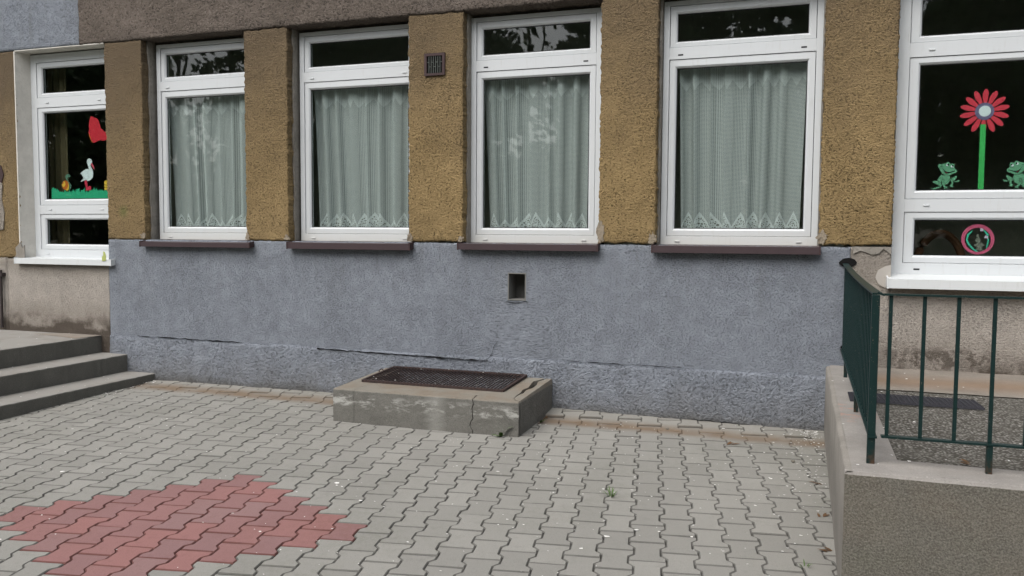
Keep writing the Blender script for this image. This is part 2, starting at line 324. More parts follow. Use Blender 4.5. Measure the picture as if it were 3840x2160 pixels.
def prism(name, poly, y0, y1, mat_, parent=None):
    """flat card cut to an outline in the xz plane with a real thickness"""
    b = bmesh.new(); vs = [b.verts.new((x, y0, z)) for x, z in poly]; f = b.faces.new(vs)
    r = bmesh.ops.extrude_face_region(b, geom=[f]); 
    for v in r['geom']:
        if isinstance(v, bmesh.types.BMVert): v.co.y = y1
    bmesh.ops.recalc_face_normals(b, faces=b.faces); bmesh.ops.triangulate(b, faces=b.faces)
    me = bpy.data.meshes.new(name); b.to_mesh(me); b.free(); me.materials.append(mat_)
    o = bpy.data.objects.new(name, me); COL.objects.link(o); o.parent = parent; return o
def fbm(x, y, z, o=3): return mnoise.fractal(Vector((x, y, z)), 1.0, 2.0, o)
def panel(name, x0, x1, z0, z1, mat_, parent, y=0., depth=.3, step=.02, amp=.004, edge=.003, holes=(), topw=0., splay=(0, 0), matf=None, sidem=0, freq=6, free=(1, 1, 1, 1)):
    """rendered wall piece: finely divided uneven front, ragged arrises, real depth"""
    def axis(a, b, cuts):
        ps = sorted({a, b, *[c for c in cuts if a < c < b]}); out = []
        for p, q in zip(ps, ps[1:]):
            n = max(1, round((q-p)/step)); out += [p+(q-p)*i/n for i in range(n)]
        return out+[b]
    xs = axis(x0, x1, [c for h in holes for c in h[:2]]); zs = axis(z0, z1, [c for h in holes for c in h[2:4]])
    nx, nz = len(xs), len(zs); V = []
    for j, z in enumerate(zs):
        for i, x in enumerate(xs):
            d = amp*(fbm(x*freq, 3.1, z*freq, 3) + .6*fbm(x*34, 1.7, z*34, 2))
            X, Z = x, z; e = edge*1.5*fbm(x*40, 9.2, z*40, 2) + edge*fbm(x*11, 4., z*11, 2)
            on = [i == 0 and free[0], i == nx-1 and free[1], j == 0 and free[2], j == nz-1 and free[3]]
            if on[0] or on[1]: X += e
            if on[2] or on[3]: Z += e
            if any(on): d = abs(d)+.004
            if topw: Z += topw*fbm(x*3.1, 2., 0, 4)*max(0, (z-z0)/(z1-z0))**6
            V.append((X, y+d, Z))
    F = []; MI = []
    for j in range(nz-1):
        for i in range(nx-1):
            cx, cz = (xs[i]+xs[i+1])/2, (zs[j]+zs[j+1])/2
            if any(h[0] < cx < h[1] and h[2] < cz < h[3] for h in holes): continue
            F.append((j*nx+i, j*nx+i+1, (j+1)*nx+i+1, (j+1)*nx+i)); MI.append(matf(cx, cz) if matf else 0)
    nf = len(F)
    loop = [i for i in range(nx)] + [j*nx+nx-1 for j in range(1, nz)] + [(nz-1)*nx+i for i in range(nx-2, -1, -1)] + [j*nx for j in range(nz-2, 0, -1)]
    b0 = len(V); mx_ = (x0+x1)/2
    for q in loop:
        X, Y_, Z = V[q]; V.append((X+(splay[0] if X < mx_ else splay[1])*1., y+depth, Z))
    n = len(loop)
    for a in range(n):
        F.append((loop[a], b0+a, b0+(a+1) % n, loop[(a+1) % n])); MI.append(sidem)
    F.append(tuple(range(b0, b0+n))); MI.append(sidem)
    o = link(name, V, F, mat_, parent, False, MI); o.data.polygons.foreach_set('use_smooth', [i < nf for i in range(len(F))]); return o

FROG = {'head':[(0.9531,2.0893),(0.9566,2.0975),(0.9649,2.1014),(0.9781,2.0991),(0.9891,2.1051),(1.0004,2.1027),(1.0057,2.1088),(1.0148,2.1152),(1.0241,2.1163),(1.0318,2.1103),(1.0341,2.0979),(1.0431,2.1039),(1.0543,2.104),(1.0628,2.0983),(1.0642,2.087),(1.0638,2.0725),(1.0706,2.0621),(1.0801,2.0568),(1.0823,2.0475),(1.079,2.0372),(1.0662,2.0313),(1.0516,2.0254),(1.037,2.0173),(1.0222,2.0151),(1.0034,2.0179),(0.9881,2.0265),(0.9765,2.0391),(0.9684,2.0537),(0.9642,2.0683),(0.9545,2.0768)],'body':[(0.9771,2.0221),(1.0035,2.0144),(1.0353,2.0128),(1.0378,1.9946),(1.0349,1.9719),(1.0262,1.9555),(1.0115,1.9485),(0.9993,1.9486),(0.999,1.9849),(0.9821,1.9872),(0.9775,1.9583),(0.9542,1.9793),(0.9575,1.9917),(0.9682,2.0082)],'haunch':[(0.9197,1.9715),(0.9317,1.9766),(0.9525,1.9752),(0.9717,1.9635),(0.9796,1.952),(0.9856,1.9416),(0.9802,1.9333),(0.965,1.9397),(0.942,1.9525),(0.9248,1.9611)],'foot':[(0.9803,1.9312),(0.9841,1.9291),(0.973,1.9251),(0.9527,1.917),(0.9341,1.9089),(0.9284,1.9121),(0.9135,1.9061),(0.9244,1.9163),(0.9064,1.9197),(0.9091,1.9228),(0.9281,1.9205),(0.9503,1.9295),(0.969,1.9335)],'arm':[(0.9841,1.983),(0.9952,1.9849),(0.9968,1.9518),(1.0062,1.9392),(1.0177,1.9308),(1.0289,1.9306),(1.0281,1.9282),(1.0179,1.9266),(1.0277,1.912),(1.025,1.911),(1.0124,1.9226),(1.0037,1.9061),(0.9999,1.9072),(1.0031,1.9227),(0.9913,1.9373),(0.9833,1.952)],'arm2':[(1.0407,1.9904),(1.0493,1.9851),(1.0612,1.9653),(1.0607,1.953),(1.0566,1.9385),(1.0662,1.9281),(1.0532,1.9293),(1.0459,1.9242),(1.036,1.9409),(1.0469,1.949),(1.0502,1.9614),(1.0412,1.978)],'thigh':[(1.0462,1.9945),(1.0563,1.9984),(1.0743,2.0116),(1.0836,2.0104),(1.0823,1.996),(1.0736,1.9817),(1.0647,1.9715),(1.0579,1.9778)],'foot2':[(1.0639,1.9678),(1.0795,1.9723),(1.094,1.9793),(1.109,1.976),(1.0943,1.9721),(1.1029,1.9658),(1.0798,1.9647)],'mouth':[(0.9788,2.0794),(0.9984,2.0532),(1.008,2.0468),(1.0212,2.0414),(1.0398,2.0421),(1.06,2.0479),(1.0654,2.0519),(1.0712,2.0477),(1.051,2.0398),(1.029,2.0319),(1.0142,2.0281),(1.0067,2.0292),(0.9998,2.0407),(0.9927,2.0554)],'tongue':[(1.0028,2.0448),(1.0176,2.0383),(1.0207,2.0311),(1.0095,2.0298),(1.0027,2.0366)],'eye':[(1.024,2.0936),(1.0233,2.0898),(1.0211,2.0868),(1.0178,2.0852),(1.014,2.0853),(1.0106,2.0871),(1.0082,2.0901),(1.0072,2.0939),(1.0079,2.0977),(1.0101,2.1006),(1.0134,2.1022),(1.0172,2.1022),(1.0206,2.1004),(1.023,2.0973)],'eye2':[(1.0566,2.082),(1.0558,2.0784),(1.0533,2.0756),(1.0496,2.0741),(1.0455,2.0741),(1.0417,2.0758),(1.039,2.0787),(1.038,2.0823),(1.0388,2.0859),(1.0412,2.0887),(1.0449,2.0902),(1.0491,2.0901),(1.0528,2.0885),(1.0555,2.0856)],'pupil':[(1.0267,2.0956),(1.0263,2.0924),(1.025,2.0898),(1.0231,2.0884),(1.0208,2.0885),(1.0187,2.0899),(1.0173,2.0925),(1.0166,2.0958),(1.017,2.099),(1.0183,2.1016),(1.0203,2.1029),(1.0225,2.1029),(1.0246,2.1014),(1.0261,2.0988)],'pupil2':[(1.0579,2.0867),(1.0575,2.0842),(1.0561,2.0822),(1.054,2.0811),(1.0517,2.0812),(1.0496,2.0823),(1.0481,2.0844),(1.0475,2.0869),(1.0479,2.0894),(1.0493,2.0914),(1.0513,2.0924),(1.0536,2.0924),(1.0558,2.0912),(1.0573,2.0892)],'line':[(1.0333,2.068),(1.0443,2.0719),(1.0573,2.0716),(1.0574,2.0696),(1.0444,2.0688)],'line2':[(0.9674,2.0838),(0.986,2.0875),(0.987,2.0848),(0.9684,2.0817)]}
DECO = {'white':[(-7.3262,2.3149),(-7.3183,2.3316),(-7.2986,2.3386),(-7.2769,2.3344),(-7.2605,2.319),(-7.2563,2.2984),(-7.264,2.2873),(-7.2788,2.2801),(-7.2818,2.2615),(-7.2703,2.2425),(-7.2542,2.216),(-7.2456,2.1858),(-7.2464,2.1596),(-7.2546,2.1335),(-7.2796,2.1114),(-7.3141,2.0969),(-7.3335,2.099),(-7.3404,2.1104),(-7.3675,2.1052),(-7.3946,2.0981),(-7.4244,2.0879),(-7.4091,2.1058),(-7.3865,2.1206),(-7.3834,2.1412),(-7.3976,2.1547),(-7.4044,2.1699),(-7.4263,2.1759),(-7.4085,2.1925),(-7.3785,2.2108),(-7.3438,2.2252),(-7.3145,2.2284),(-7.3026,2.2206),(-7.309,2.247),(-7.3202,2.2773),(-7.3268,2.2962)],'beak':[(-7.2778,2.2801),(-7.2566,2.2909),(-7.2358,2.2605),(-7.2227,2.2191),(-7.2323,2.2211),(-7.2603,2.2535)],'leg':[(-7.3701,2.1007),(-7.343,2.1056),(-7.3314,2.0896),(-7.3255,2.0481),(-7.3286,2.0293),(-7.3013,2.044),(-7.2795,2.0419),(-7.2809,1.9987),(-7.3175,1.9953),(-7.3614,1.9958),(-7.3487,2.0107),(-7.3504,2.0334),(-7.3639,2.0675)],'eye':[(-7.2736,2.3182),(-7.2744,2.3145),(-7.2762,2.313),(-7.2779,2.3146),(-7.2784,2.3183),(-7.2776,2.322),(-7.2758,2.3235),(-7.2742,2.3219)],'shell':[(-7.5895,2.0554),(-7.5931,2.0379),(-7.6021,2.0225),(-7.6155,2.0112),(-7.6317,2.0053),(-7.6486,2.0055),(-7.6644,2.0118),(-7.677,2.0234),(-7.6849,2.039),(-7.6872,2.0567),(-7.6836,2.0742),(-7.6746,2.0896),(-7.6611,2.1008),(-7.6449,2.1067),(-7.628,2.1065),(-7.6123,2.1001),(-7.5997,2.0885),(-7.5918,2.0729)],'swirl':[(-7.6641,2.1002),(-7.6444,2.0942),(-7.6354,2.0674),(-7.6462,2.0447),(-7.6664,2.0373),(-7.686,2.049),(-7.6929,2.0663),(-7.6653,2.0697),(-7.6598,2.083)],'rim':[(-7.6,2.0821),(-7.5862,2.0515),(-7.5915,2.0136),(-7.6131,1.9967),(-7.6402,2.0046),(-7.6147,2.0195),(-7.5989,2.0441)],'snailbody':[(-7.6372,2.1549),(-7.6216,2.1736),(-7.5916,2.1769),(-7.5697,2.1652),(-7.5729,2.1443),(-7.5979,2.141),(-7.6102,2.145),(-7.5946,2.0934),(-7.5655,2.074),(-7.5542,2.0435),(-7.5677,2.0133),(-7.5877,2.0097),(-7.5812,2.0515),(-7.5997,2.0897),(-7.6238,2.1129),(-7.6377,2.1397)],'bee':[(-7.0969,2.0899),(-7.0726,2.1007),(-7.0536,2.0967),(-7.0205,2.0888),(-7.028,1.9995),(-7.0941,1.9984),(-7.0956,2.0563)],'stripe':[(-7.0956,2.0563),(-7.0241,2.0479),(-7.0243,2.0434),(-7.0953,2.0518)],'stripe2':[(-7.095,2.0302),(-7.0248,2.0256),(-7.025,2.0211),(-7.0951,2.0257)],'grass':[(-7.8357,2.0164),(-7.8122,2.0353),(-7.7926,2.0197),(-7.7799,2.0234),(-7.763,2.0041),(-7.7562,2.0231),(-7.7282,1.9922),(-7.7213,1.9769),(-7.7132,1.9921),(-7.6961,1.9804),(-7.6831,1.9917),(-7.6613,1.9743),(-7.6501,2.0066),(-7.6235,1.9835),(-7.6133,1.991),(-7.5938,1.9794),(-7.5829,2.0059),(-7.5592,1.9733),(-7.5534,1.9979),(-7.5366,1.9826),(-7.5282,2.0109),(-7.4996,1.9784),(-7.4887,2.0086),(-7.4639,2.0121),(-7.434,2.0231),(-7.4421,2.0043),(-7.4284,1.972),(-7.4151,2.0039),(-7.3983,1.9924),(-7.3603,2.0297),(-7.3663,1.9958),(-7.3573,1.9731),(-7.3418,1.9993),(-7.3182,1.9746),(-7.3029,1.9951),(-7.2835,1.9949),(-7.2661,2.006),(-7.2593,1.9909),(-7.2313,2.0319),(-7.2254,1.9905),(-7.2001,2.024),(-7.1893,1.9864),(-7.1766,2.005),(-7.1653,1.9824),(-7.1524,2.0084),(-7.1386,1.9896),(-7.1237,2.0044),(-7.1099,1.9855),(-7.0806,2.0001),(-7.0525,1.9812),(-7.0296,2.0256),(-7.011,2.0105),(-6.999,2.0141),(-6.9829,1.9953),(-6.9766,2.0138),(-6.95,1.9838),(-6.9434,1.9688),(-6.9358,1.9836),(-6.9196,1.9723),(-6.9074,1.9833),(-6.8867,1.9664),(-6.8763,1.9978),(-6.851,1.9753),(-6.8414,1.9826),(-6.8229,1.9713),(-6.8127,1.9971),(-6.7902,1.9654),(-6.7848,1.9894),(-6.7689,1.9744),(-6.761,2.002),(-6.7339,1.9704),(-6.7237,1.9997),(-6.7003,2.0032),(-6.6721,2.0139),(-6.6796,1.9956),(-6.6666,1.9641),(-6.6541,1.9953),(-6.6381,1.9841),(-6.6024,2.0203),(-6.608,1.9874),(-6.5993,1.9653),(-6.5848,1.9908),(-6.5623,1.9667),(-6.548,1.9867),(-6.5296,1.9865),(-6.5132,1.9973),(-6.5067,1.9826),(-6.4804,2.0225),(-6.4746,1.9823),(-6.4509,2.0148),(-6.4404,1.9782),(-6.4285,1.9963),(-6.4177,1.9743),(-6.4107,1.8959),(-7.8398,1.907)],'butterfly':[(-7.2587,2.7899),(-7.2361,2.7831),(-7.2136,2.7728),(-7.176,2.7632),(-7.1497,2.7329),(-7.1372,2.6973),(-7.1235,2.6559),(-7.0969,2.6374),(-7.0704,2.6155),(-7.0225,2.6092),(-7.0082,2.5877),(-7.0168,2.553),(-7.0551,2.5309),(-7.1006,2.5206),(-7.1274,2.5331),(-7.161,2.5247),(-7.1995,2.5095),(-7.2377,2.5071),(-7.2596,2.5372),(-7.2736,2.573),(-7.2912,2.5971),(-7.295,2.6208),(-7.2833,2.6498),(-7.2895,2.6912),(-7.2784,2.7496)],'edge':[(-7.2864,2.6028),(-7.2736,2.573),(-7.2596,2.5372),(-7.2377,2.5071),(-7.2482,2.5109),(-7.2672,2.5374),(-7.2843,2.5756),(-7.2952,2.6149)]}
HOOP = {'o':[(1.3507,1.5369),(1.3498,1.5174),(1.3456,1.4984),(1.3382,1.4805),(1.3279,1.4643),(1.3149,1.4502),(1.2996,1.4387),(1.2826,1.4302),(1.2642,1.4248),(1.245,1.4228),(1.2257,1.4243),(1.2069,1.4291),(1.189,1.4373),(1.1726,1.4484),(1.1584,1.4623),(1.1466,1.4784),(1.1377,1.4963),(1.132,1.5154),(1.1295,1.5351),(1.1305,1.5549),(1.1348,1.5741),(1.1424,1.5921),(1.153,1.6083),(1.1662,1.6224),(1.1817,1.6337),(1.1989,1.6421),(1.2174,1.6473),(1.2365,1.649),(1.2558,1.6474),(1.2745,1.6423),(1.2922,1.6341),(1.3083,1.6229),(1.3223,1.609),(1.3339,1.593),(1.3426,1.5753),(1.3483,1.5564)],'i':[(1.3265,1.5332),(1.3258,1.5176),(1.3225,1.5024),(1.3167,1.4882),(1.3086,1.4752),(1.2984,1.464),(1.2864,1.4548),(1.273,1.448),(1.2585,1.4438),(1.2435,1.4422),(1.2284,1.4434),(1.2136,1.4473),(1.1996,1.4538),(1.1868,1.4627),(1.1756,1.4737),(1.1664,1.4866),(1.1594,1.5008),(1.1549,1.5161),(1.153,1.5318),(1.1537,1.5475),(1.1571,1.5628),(1.163,1.5772),(1.1713,1.5901),(1.1816,1.6013),(1.1937,1.6104),(1.2072,1.6171),(1.2217,1.6212),(1.2367,1.6227),(1.2518,1.6214),(1.2665,1.6173),(1.2804,1.6108),(1.2931,1.6018),(1.3041,1.5908),(1.3132,1.578),(1.3201,1.5639),(1.3246,1.5488)],'green1':[(1.1991,1.6027),(1.2052,1.5975),(1.1808,1.5673),(1.1723,1.5319),(1.1872,1.5012),(1.216,1.4661),(1.2461,1.4453),(1.2286,1.4442),(1.1962,1.4703),(1.1713,1.5054),(1.1616,1.5319),(1.1688,1.5717)],'green2':[(1.2751,1.6074),(1.289,1.6009),(1.3074,1.5769),(1.3164,1.5945),(1.3134,1.5726),(1.3061,1.5594),(1.3149,1.5331),(1.3104,1.498),(1.3017,1.4715),(1.296,1.4671),(1.3055,1.5243),(1.3028,1.5637),(1.2857,1.5856)],'rabbit':[(1.228,1.5632),(1.2353,1.5765),(1.2472,1.5722),(1.2471,1.5546),(1.2562,1.5414),(1.2588,1.5239),(1.2535,1.5106),(1.2731,1.5064),(1.2894,1.489),(1.2701,1.4844),(1.2668,1.4667),(1.2829,1.4537),(1.24,1.4532),(1.23,1.4575),(1.2392,1.4752),(1.219,1.4904),(1.2168,1.497),(1.238,1.5061),(1.2256,1.5236),(1.2269,1.5412),(1.2344,1.5501)],'tape':[(1.2552,1.6205),(1.2728,1.6162),(1.2755,1.5965),(1.2521,1.5986)],'tape2':[(1.2902,1.568),(1.308,1.5594),(1.3068,1.5418),(1.2814,1.546)]}
# ------------------------------------------------------------------ ground
def gz(x, y):
    """paved yard: falls gently away from the wall, shallow gutter along it"""
    z = .0288 + .00108*max(-12, min(x, 6)) + .025*max(y, -9)
    t = max(0, min(1, (y+.33)/.33)); g = (.006+.022*math.exp(-((x+2.3)/1.7)**2))*t*t*(3-2*t)-.008*math.exp(-((y+.33)/.09)**2)
    return z + g
mb = MB(); n = 24
xs = [-60+120*i/n for i in range(n+1)]; ys = [-60+64*i/n for i in range(n+1)]
mb.add([(x, y, -.26) for y in ys for x in xs], [(j*(n+1)+i, j*(n+1)+i+1, (j+1)*(n+1)+i+1, (j+1)*(n+1)+i) for j in range(n) for i in range(n)])
tag(mb.obj('ground', M_grass), kind='structure')
mb = MB(); gxs = [-10+.5*i for i in range(31)]; gys = [-9, -7, -5, -3, -2, -1.2, -.8, -.5, -.4, -.33, -.25, -.16, -.08, 0, .3]
mb.add([(x, y, gz(x, y)-.016) for y in gys for x in gxs], [(j*31+i, j*31+i+1, (j+1)*31+i+1, (j+1)*31+i) for j in range(len(gys)-1) for i in range(30)])
pavement = tag(mb.obj('pavement', M_sand), kind='structure')
TH = math.radians(9.6); E1 = Vector((math.cos(TH), math.sin(TH))); E2 = Vector((-math.sin(TH), math.cos(TH)))
PA, PL, PO = .1612, .2400, Vector((-.659, -2.002)); PLW = .2448
G = .0016; hy = PL/2-.0032; HW = .0942-G; HN = PA-.0942-G; Y1, Y2 = .0455-G, .0755-G*.3
out = [(HW, -hy), (HW, -Y2), (HN, -Y1), (HN, Y1), (HW, Y2), (HW, hy), (-HW, hy), (-HW, Y2), (-HN, Y1), (-HN, -Y1), (-HW, -Y2), (-HW, -hy)]
def inset(o, d):
    r = []; n = len(o)
    for i in range(n):
        a, b, c = Vector(o[i-1]), Vector(o[i]), Vector(o[(i+1) % n]); e1 = (b-a).normalized(); e2 = (c-b).normalized()
        n1 = Vector((-e1.y, e1.x)); n2 = Vector((-e2.y, e2.x)); k = (n1+n2)/(1+n1.dot(n2)); r.append(tuple(b+k*d))
    return r
inn = inset(out, .0055)
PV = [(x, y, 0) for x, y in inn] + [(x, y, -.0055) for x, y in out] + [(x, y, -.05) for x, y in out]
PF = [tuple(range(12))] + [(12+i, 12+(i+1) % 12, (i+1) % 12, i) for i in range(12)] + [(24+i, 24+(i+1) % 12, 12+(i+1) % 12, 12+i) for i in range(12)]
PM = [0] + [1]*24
def paver_mesh(name, mats):
    me = bpy.data.meshes.new(name); me.from_pydata(PV, [], PF)
    for q in mats: me.materials.append(q)
    me.polygons.foreach_set('material_index', PM); me.update(); return me
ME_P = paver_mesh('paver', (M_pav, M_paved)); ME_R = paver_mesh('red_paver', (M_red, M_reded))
def proj(p):
    d = Vector(p)-CAMP; w = d.dot(fwd)
    if w < .1: return None
    return (.5+d.dot(rt)/w*3118.34/3840, .5-d.dot(up)/w*3118.34/2160, w)
grey, reds = [], []
for i in range(-75, 35):
    for jj in range(-40, 30):
        j = jj+.5*(i % 2) - .5
        c = PO+E1*(PA*i)+E2*(PLW*j); x, y = c
        u_, v_ = max(-6.5, min(.5, x))+2.5, max(-4.5, min(.2, y))+2     # the laid rows drift slightly out of true
        y += .0102*v_*v_-.0063*u_*u_-.0132*u_*v_; sc = PLW*(1+.0204*v_-.0132*u_)/PL; sh = .5*(-.0126*u_-.0132*v_)
        if not (-9.9 < x < 4.6 and -8.5 < y < .12): continue
        if x > .30 and y > -3.15: continue
        if -3.5 < x < -2.12 and y > -.80: continue
        if x < -6.42 and y > -2.5 and not(y < -2.7): continue
        red = abs(i+17)/2+abs(j+3) <= 3.01
        z = gz(x, y)+rnd.uniform(-.0016, .0014)-.006*max(0, fbm(x*.9, y*.9, 4)); sy = (gz(x, y+.1)-gz(x, y-.1))/.2
        rot = Matrix.Rotation(math.atan(sy)+rnd.uniform(-.007, .007), 4, 'X') @ Matrix.Rotation(rnd.uniform(-.012, .012), 4, 'Y') @ Matrix.Rotation(TH+sh+rnd.uniform(-.008, .008), 4, 'Z') @ Matrix.Diagonal((1, sc, 1, 1))
        mw = Matrix.Translation((x+rnd.uniform(-.0009, .0009), y+rnd.uniform(-.0009, .0009), z)) @ rot
        s = proj((x, y, z)); vis = s and -.04 < s[0] < 1.04 and .3 < s[1] < 1.05
        if red: reds.append(mw)
        else: grey.append((s[2] if vis else 99+abs(y), len(grey), mw))
grey.sort(key=lambda t: t[:2])
def place(me, name, mw):
    o = bpy.data.objects.new(name, me); COL.objects.link(o); o.parent = pavement; o.matrix_world = mw; return o
for w, _, mw in grey[:300]: place(ME_P, 'paver', mw)
for mw in reds: place(ME_R, 'red_paver', mw)
mb = MB(); V0 = [Vector(v) for v in PV]
for w, _, mw in grey[300:]:
    n0 = len(mb.v); mb.v += [tuple(mw @ v) for v in V0]; mb.f += [tuple(q+n0 for q in f) for f in PF]; mb.m += PM
tag(mb.obj('distant_pavers', (M_pav, M_paved), pavement), kind='stuff')

# ------------------------------------------------------------------ the building
B = tag(empty('kindergarten_building', (-3.4, 0, 0)), 'rendered kindergarten building with ochre window pillars and a blue-grey painted lower wall', 'building')
B.location = (0, 0, 0)
XL = -6.87
wall = panel('wall', XL, .35, .40, 1.470, (M_blue, M_dark, M_blue3), B, holes=((-2.419, -2.262, .981, 1.211),), amp=.0035, depth=.3, step=.018,
    matf=lambda x, z: 2 if (-2.62 < x < -2.02 and z < .93) or (-2.5 < x < -2.18 and .93 < z < 1.26) else 0, free=(0, 0, 0, 1), sidem=0)
wall['label'] = 'smooth blue-grey painted render of the lower wall'
pl = panel('plinth', XL, .32, -.25, .462, (M_blue2,), B, y=-.014, depth=.06, amp=.007, edge=.003, step=.02, topw=.012, free=(0, 0, 0, 1)); pl['label'] = 'coarse blue-grey painted band along the wall foot'
panel('wall', XL-1.3-.13, XL, -.25, 1.250, (M_off,), B, amp=.003, free=(0, 0, 0, 1))['label'] = 'off-white rendered wall under the left window'
panel('wall', -12, XL-1.43, -.25, 1.262, (M_off,), B, amp=.003, step=.05, free=(0, 0, 0, 1))['label'] = 'off-white rendered wall at the far left'
panel('wall', .351, .636, -.1, 1.470, (M_off, M_greyplaster), B, amp=.004, free=(0, 0, 0, 1))['label'] = 'off-white render patch beside the railing'
panel('wall', .637, 2.6, -.1, 1.228, (M_off,), B, amp=.003, step=.025, free=(0, 0, 0, 1))['label'] = 'off-white rendered wall behind the railing'
mb = MB(); mb.box(2.6, 6, 0, .3, -.1, 7); mb.box(-12, 6, .0, .3, 4.3, 7.2); mb.box(-12.0, -9.32, .0, .3, 1.262, 3.495); mb.obj('wall', M_off, B)
# square hole: lined recess
mb = MB(); x0, x1, z0, z1 = -2.419, -2.262, .981, 1.211
mb.ring([(x0-.006, x1+.006, z0-.006, z1+.006, .002), (x0-.006, x1+.006, z0-.006, z1+.006, -.0035), (x0+.004, x1-.004, z0+.004, z1-.004, -.0035), (x0+.004, x1-.004, z0+.004, z1-.004, .19), (x0-.006, x1+.006, z0-.006, z1+.006, .19)], 0)
mb.box(x0, x1, .18, .185, z0, z1, 1)
mb.obj('wall_niche', (plain('galvanised_liner', (.20, .20, .19), .6), plain('niche_back', (.10, .10, .095), .9)), B)
# pillars: (left, right, bottom)
PIL = [(-9.32, -8.10, 1.262), (-6.869, -6.386, 1.478), (-5.144, -4.661, 1.478), (-3.384, -2.854, 1.484), (-1.618, -1.145, 1.486), (.122, .634, 1.486)]
for x0, x1, z0 in PIL:
    panel('pillar', x0, x1, z0, 3.492, (M_ochre,), B, y=-.002, amp=.006, edge=.007, step=.014, depth=.22)
# bare plaster strips in the reveals, beside the frames
def reveal(x, zb, zt, side, mat_, y0, y1, w=.012):
    mb = MB(); n = 40
    for i in range(n):
        za, zc = zb+(zt-zb)*i/n, zb+(zt-zb)*(i+1)/n; f = lambda z: y0+.022*fbm(3*z, x, 5, 3)
        v = [(x, f(za), za), (x, y1, za), (x, y1, zc), (x, f(zc), zc)]; v += [(a+side*w, b, c) for a, b, c in v]
        mb.add(v, [(0, 1, 2, 3), (7, 6, 5, 4), (0, 4, 5, 1), (3, 2, 6, 7), (0, 3, 7, 4)])
    return mb.obj('reveal', mat_, B)
for x0, x1, z0 in PIL[1:]: 
    if x1 < .5: reveal(x1-.002, 1.47, 3.49, 1, M_greyplaster, .085, .20, .018)
for x0, x1, z0 in PIL[2:]: reveal(x0+.002, 1.47, 3.49, -1, M_greyplaster, .06, .20, .012)
# smears of patching plaster at the foot of the piers next to the sills
M_patch = stucco('pale_patching_plaster', (.36, .31, .24), (.28, .23, .17), .4, 60, .8, .01)
for x, z, r, y in ((-6.405, 1.51, .03, 1), (-5.130, 1.50, .022, 1.8), (-4.68, 1.50, .03, 1), (-3.372, 1.50, .024, 2.4), (-2.872, 1.50, .025, 1.3), (-1.602, 1.57, .034, 2.8), (-1.165, 1.52, .03, 1.5), (.142, 1.54, .035, 1.6)):
    pts = [(x+r*(1+.8*fbm(2*math.cos(a), x*3+2*math.sin(a), 1))*math.cos(a), z+r*y*(1+.9*fbm(2*math.cos(a), x*3+2*math.sin(a), 5))*math.sin(a)) for a in [2*math.pi*i/34 for i in range(34)]]
    prism('plaster_patch', [(a, max(b, 1.482)+(i*1e-5)) for i, (a, b) in enumerate(pts)], -.0095, -.002, M_patch, B)
# white rendered reveal of the left window
mb = MB(); mb.add([(-8.098, -.004, 1.26), (-8.056, .155, 1.26), (-8.056, .155, 3.49), (-8.098, -.004, 3.49), (-8.112, -.004, 1.26), (-8.112, .155, 1.26), (-8.112, .155, 3.49), (-8.112, -.004, 3.49)],
    [(0, 1, 2, 3), (4, 7, 6, 5), (0, 4, 5, 1), (3, 2, 6, 7), (0, 3, 7, 4), (1, 5, 6, 2)]); mb.box(-8.098, -6.872, -.004, .2, 3.4885, 3.4975)
o = mb.obj('reveal', M_reveal, B); o['label'] = 'clean white plaster reveal'
prism('plaster_patch', [(-8.10, 1.262), (-8.03, 1.262), (-8.03, 1.40), (-8.06, 1.36), (-8.09, 1.43), (-8.12, 1.40), (-8.16, 1.37), (-8.15, 1.30), (-8.17, 1.266)], -.014, -.002, M_greyplaster, B)
prism('plaster_patch', [(.37, 1.42), (.42, 1.445), (.50, 1.415), (.55, 1.425), (.58, 1.46), (.632, 1.42), (.632, 1.474), (.36, 1.474)], -.010, -.001, M_greyplaster, B)
prism('plaster_patch', [(.545, 1.30), (.60, 1.33), (.636, 1.34), (.636, 1.20), (.60, 1.165), (.555, 1.19), (.53, 1.24)], -.009, -.001, plain('fresh_render', (.46, .43, .39), .9), B)
prism('plaster_patch', [(-8.46, 1.55), (-8.335, 1.57), (-8.31, 1.75), (-8.345, 1.9), (-8.33, 2.05), (-8.36, 2.16), (-8.46, 2.2)], -.012, -.002, M_off, B)
prism('damaged_spot', [(-8.45, 2.10), (-8.34, 2.08), (-8.305, 2.17), (-8.335, 2.26), (-8.39, 2.31), (-8.45, 2.28)], -.0125, -.003, M_vent, B)
# lintel band: blue part then grey-brown part
panel('lintel', -12, -7.184, 3.4975, 4.3, (M_blue,), B, y=-.008, amp=.005, step=.02, free=(0, 0, 1, 0))['label'] = 'blue-grey painted end of the lintel band'
panel('lintel', -7.184, 2.6, 3.4975, 4.3, (M_lint,), B, y=-.010, amp=.007, edge=.006, step=.018, free=(0, 0, 1, 0))['label'] = 'unpainted grey-brown lintel band'
# dim rooms behind the windows
mb = MB(); mb.box(-11.9, 5.9, 2.9, 3.0, .4, 4.1); mb.box(-11.9, 5.9, .31, 4.2, .3, .4); mb.box(-11.9, 5.9, .31, 4.2, 4.1, 4.2); mb.box(-12, -11.9, .3, 4.3, .2, 4.2); mb.box(5.9, 6, .3, 4.3, .2, 4.2)
for x in (-6.63, .38): mb.box(x-.06, x+.06, .31, 2.9, .4, 4.1)
mb.obj('interior', M_room, B)
